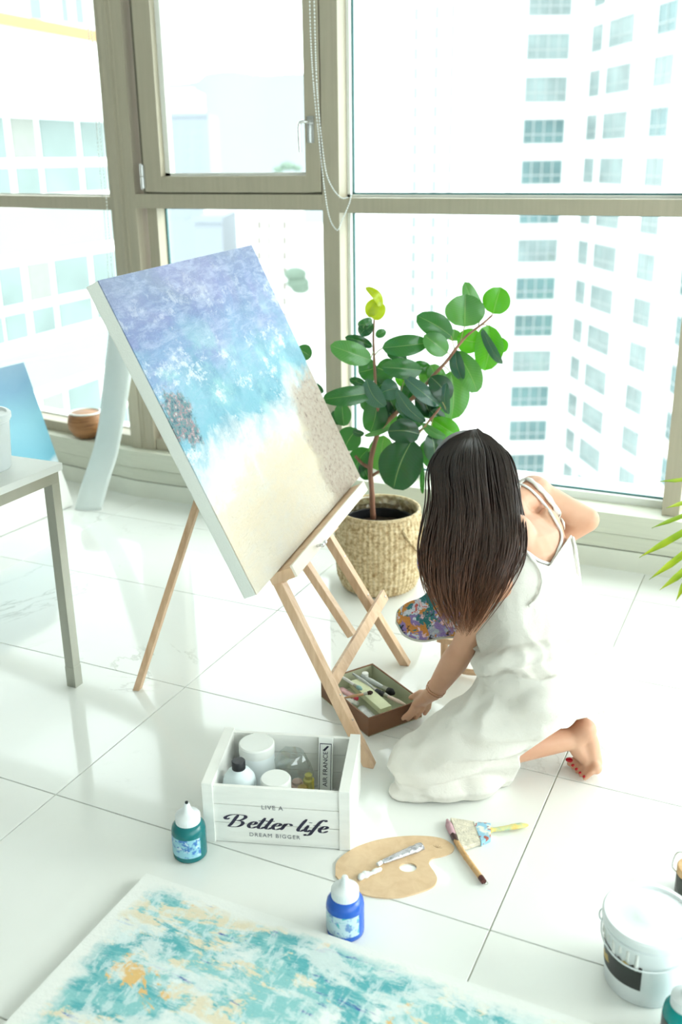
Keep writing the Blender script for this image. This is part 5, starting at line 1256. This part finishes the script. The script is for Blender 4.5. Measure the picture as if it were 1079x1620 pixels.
# leg opening: the hem lets the left ankle out
DR = link('dress', dm, linen.m, WM); so = DR.modifiers.new('s', 'SOLIDIFY'); so.thickness = .003; so.offset = -1
bvh = BVHTree.FromPolygons([v.co for v in BODY.data.vertices], [p.vertices for p in BODY.data.polygons])
bvd = BVHTree.FromPolygons([v.co for v in dm.vertices], [p.vertices for p in dm.polygons])
def on(x, y, lift, both=True):
    d = ray((x, y)).normalized(); best = None
    for t_ in ((bvh, bvd) if both else (bvh,)):
        h = t_.ray_cast(CAM, d)
        if h[0] and (best is None or h[3] < best[3]): best = h
    if best is None:
        h = bvh.find_nearest(CAM+d*2.5); return h[0]+h[1]*lift, h[1]
    return best[0]+best[1]*lift, best[1]
def strap(pts, w, lift, m_, name, amp=0.):
    P_ = cr([V((x, y, 0)) for x, y in pts], 7); pos = []; 
    for q in P_:
        p, n = on(q.x, q.y, lift); pos.append((p, n))
    for _ in range(3): pos = [pos[0]]+[((pos[i-1][0]+pos[i][0]*2+pos[i+1][0])/4, pos[i][1]) for i in range(1, len(pos)-1)]+[pos[-1]]
    vs = []
    for i, (p, n) in enumerate(pos):
        d = (pos[min(i+1, len(pos)-1)][0]-pos[max(i-1, 0)][0]).normalized(); s = d.cross(n).normalized(); ww = w*(1+amp*math.sin(i*1.3))
        for u in (-1, -.33, .33, 1): vs.append(p+s*u*ww/2+n*(.0025*(1-u*u)+amp*.002*math.sin(i*2.1+u)))
    n_ = len(pos); mb = MB(); mb.add(vs, [(i*4+j, i*4+j+1, i*4+4+j+1, i*4+4+j) for i in range(n_-1) for j in range(3)])
    o = mb.build(name, m_, WM, smooth='all'); so = o.modifiers.new('s', 'SOLIDIFY'); so.thickness = .0025; so.offset = 0; return o
strap([(815, 752), (838, 762), (862, 784), (882, 812), (892, 838)], .017, .006, linen.m, 'strap', .2)
strap([(905, 852), (909, 880), (914, 910)], .010, .004, linen.m, 'strap', .2)
strap([(812, 766), (834, 772), (858, 795), (878, 825), (888, 850), (882, 872), (870, 893)], .008, .003, mat('white_cotton', (236, 236, 234), .8), 'undershirt_strap')
strap([(800, 862), (822, 868), (838, 882), (850, 896), (856, 920), (848, 945), (835, 958)], .008, .006, linen.m, 'strap', .2)
strap([(870, 893), (850, 886), (836, 876), (822, 868)], .007, .004, mat('white_cotton', (236, 236, 234), .8), 'undershirt_edge')
# bracelets
br_ = mat('rose_metal', (206, 160, 130), .25, .8); wa = (WL-EL).normalized(); w1_ = wa.orthogonal().normalized(); w2_ = wa.cross(w1_)
for o_, r in ((-.030, .0275), (-.018, .0265)):
    mb = MB(); mb.tube([WL+wa*(o_+.004*math.sin(2*a))+(w1_*math.cos(a)+w2_*math.sin(a))*r for a in [i*math.pi/12 for i in range(25)]], .0012, 6); mb.build('bracelet', br_, WM, smooth='all')
# ---- hair
hm_ = NT('brown_hair'); g_ = hm_.n('NewGeometry'); sz = hm_.n('SeparateXYZ'); hm_.l(g_.outputs['Position'], sz.inputs[0]); oc = hm_.noise(hm_.coord(scale=(60, 60, 3)), 3, 3)
cc = hm_.ramp(hm_.math('ADD', hm_.step(sz.outputs[2], .80, .33), hm_.math('MULTIPLY', hm_.math('SUBTRACT', oc, .5), .5)), [(.0, lin((44, 32, 28))), (.35, lin((70, 45, 34))), (.7, lin((128, 80, 52))), (1, lin((158, 102, 68)))])
hm_.l(cc, hm_.b.inputs['Base Color']); hm_.b.inputs['Roughness'].default_value = .42; hm_.b.inputs['Specular IOR Level'].default_value = .6
hairm = hm_.m
HB = MB()
HB.ell(hp(0, -.018, .030), (.083, .098, .092), Hm, 28)
cap_me = fuse(HB, .006, 3)
def face_open(p):
    d = p-HC; f, u = d.dot(Fh), d.dot(Uh); return .052-f+max(0, u-.05)*1.2
cap_me = clipmesh(cap_me, face_open)
HAIR = link('hair', cap_me, hairm, WM)
Lft = [(742, 684), (712, 697), (690, 722), (682, 752), (686, 790), (678, 830), (670, 870), (672, 910), (690, 955), (722, 1002)]
Rgt = [(758, 682), (786, 695), (806, 722), (815, 755), (822, 795), (830, 840), (828, 880), (812, 915), (786, 955), (745, 1004)]
Lc, Rc = cr([V((x, y, 0)) for x, y in Lft], 3), cr([V((x, y, 0)) for x, y in Rgt], 3); NS = len(Lc)
rj = random.Random(21)
def depth_surface():
    out_ = []
    hv = BVHTree.FromPolygons([v.co for v in cap_me.vertices], [p.vertices for p in cap_me.polygons])
    return hv
hv = depth_surface()
dk = [2.60, 2.545, 2.50, 2.475, 2.455, 2.43, 2.405, 2.385, 2.38, 2.40, 2.42]
ST = MB()
def strand(u, layer, seed, r):
    P_ = []; r1, r2 = seed
    end = rj.uniform(.76, 1.0); 
    for i in range(0, NS):
        t = i/(NS-1)*end; fi = t*(NS-1); i0 = min(int(fi), NS-2); fr__ = fi-i0
        l = Lc[i0].lerp(Lc[i0+1], fr__); q = Rc[i0].lerp(Rc[i0+1], fr__)
        uu = u+.10*math.sin(3.0*t+r1)*t+.045*math.sin(7*t+r2)*t
        uu = .5+(uu-.5)*(.93-.10*t)
        p2 = l.lerp(q, uu)+V((16*math.sin(r1*3+r2), 10*math.sin(r2*5), 0))*max(0, t-.55)**1.5*2
        dc = float(np.interp(t, np.linspace(0, 1, 11), dk))
        d = dc+.10*(2*uu-1)**2*(1-.55*t)+layer*(.02+.09*t)
        w = pd(p2.x, p2.y, d)
        h = hv.ray_cast(CAM, (w-CAM).normalized())
        if h[0] and (w-CAM).length > h[3]-.004: w = CAM+(w-CAM).normalized()*(h[3]-.004-.008*(1-layer))
        if t < .14:
            nr = hv.find_nearest(w); w = nr[0]+nr[1]*(.003+.004*layer)
        dr = (w-CAM).normalized()
        for tr_ in (bvh, bvd):
            h = tr_.ray_cast(CAM, dr)
            if h[0] and (w-CAM).length > h[3]-.008-.02*(1-layer): w = CAM+dr*(h[3]-.008-.02*(1-layer))
        P_.append(w)
    for _ in range(3): P_ = [P_[0]]+[(P_[i-1]+P_[i]*2+P_[i+1])/4 for i in range(1, len(P_)-1)]+[P_[-1]]
    n = len(P_)
    ST.tube(P_, [r*(.55+.45*min(1, i/4))*(1 if i < n*.7 else max(.12, 1-(i-n*.7)/(n*.3))) for i in range(n)], 4, flat=1.8, cap=False)
clumps = [(min(1.02, max(-.02, rj.betavariate(.85, .85))), rj.uniform(0, 6.3), rj.uniform(0, 6.3)) for _ in range(85)]
for k in range(950):
    c_ = clumps[k % 85]; strand(c_[0]+rj.gauss(0, .022), rj.random(), (c_[1]+rj.gauss(0, .35), c_[2]+rj.gauss(0, .5)), rj.uniform(.0013, .0030))
for k in range(40): strand(rj.choice([rj.uniform(-.10, .02), rj.uniform(.98, 1.06)]), rj.random(), (rj.uniform(0, 6.3), rj.uniform(0, 6.3)), .0011)
ST.build('hair_strands', hairm, HAIR, smooth='all', weld=False)
# far side lock framing the face
FS = MB()
for k in range(120):
    a = rj.uniform(.55, 1.0); s0 = hp(.060*a, .02, .075*a); pts = [s0, hp(.088, .035+.02*a, .01), hp(.092, .05+.02*a, -.07)]; e_ = pts[-1]
    pts += [e_+V((-.005, .005, -.08)), e_+V((.0+rj.uniform(-.02, .02), .01+rj.uniform(-.02, .02), -.20-.1*rj.random()))]
    q = cr([p+V((rj.uniform(-.004, .004), rj.uniform(-.004, .004), 0)) for p in pts], 4); FS.tube(q, [.0026]*(len(q)-5)+[.002, .0016, .0012, .0008, .0004], 4, cap=False)
FS.build('hair_strands', hairm, HAIR, smooth='all', weld=False)

# ---- painted palette held by the woman
pts = [(626, 985), (629, 966), (645, 954), (664, 947), (676, 936), (676, 922), (664, 905), (660, 885), (668, 866), (688, 853), (720, 850), (752, 866), (770, 900), (775, 945), (765, 985), (735, 1006), (700, 1010), (668, 1015), (640, 1006)]
pv = [pp(q.x, q.y, PC, pn) for q in [V((a, b, 0)) for a, b in pts]]
pv = cr(pv+[pv[0]], 6)[:-1]
P3 = thing('paint_palette', PC, 'palette crusted with purple, teal and yellow paint in the hand of the kneeling woman', 'palette')
pm2 = NT('palette_paint'); co = pm2.coord('Generated', scale=(1, 1, 1)); co = pm2.coord('Object')
c = pm2.mix(pm2.step(pm2.noise(co, 16, 5, .6, .4), .40, .46), lin((170, 186, 192)), lin((132, 112, 172)))
for sc_, a_, b_, col in ((19, .50, .54, (30, 110, 112)), (27, .54, .57, (196, 130, 60)), (30, .56, .6, (204, 212, 222)), (33, .60, .64, (224, 190, 196)), (24, .63, .66, (28, 26, 44)), (38, .63, .67, (226, 176, 20)), (30, .645, .68, (200, 90, 84))):
    mp_ = pm2.coord('Object', loc=(sc_*.37, sc_*.11, sc_*.7)); c = pm2.mix(pm2.step(pm2.noise(mp_, sc_, 3, .6, .5), a_, b_), c, lin(col))
pm2.l(c, pm2.b.inputs['Base Color']); pm2.bump(pm2.noise(co, 60, 4, .7), .8, .006); pm2.b.inputs['Roughness'].default_value = .3
plate('palette_board', pv, None, .004, mat('palette_back', (214, 216, 206), .4), P3, pn)
pc2 = sum(pv, V())/len(pv)
up2 = plate('paint_crust', [pc2+(p-pc2)*.97+pn*.0035 for p in pv], None, .0034, pm2.m, P3, pn)
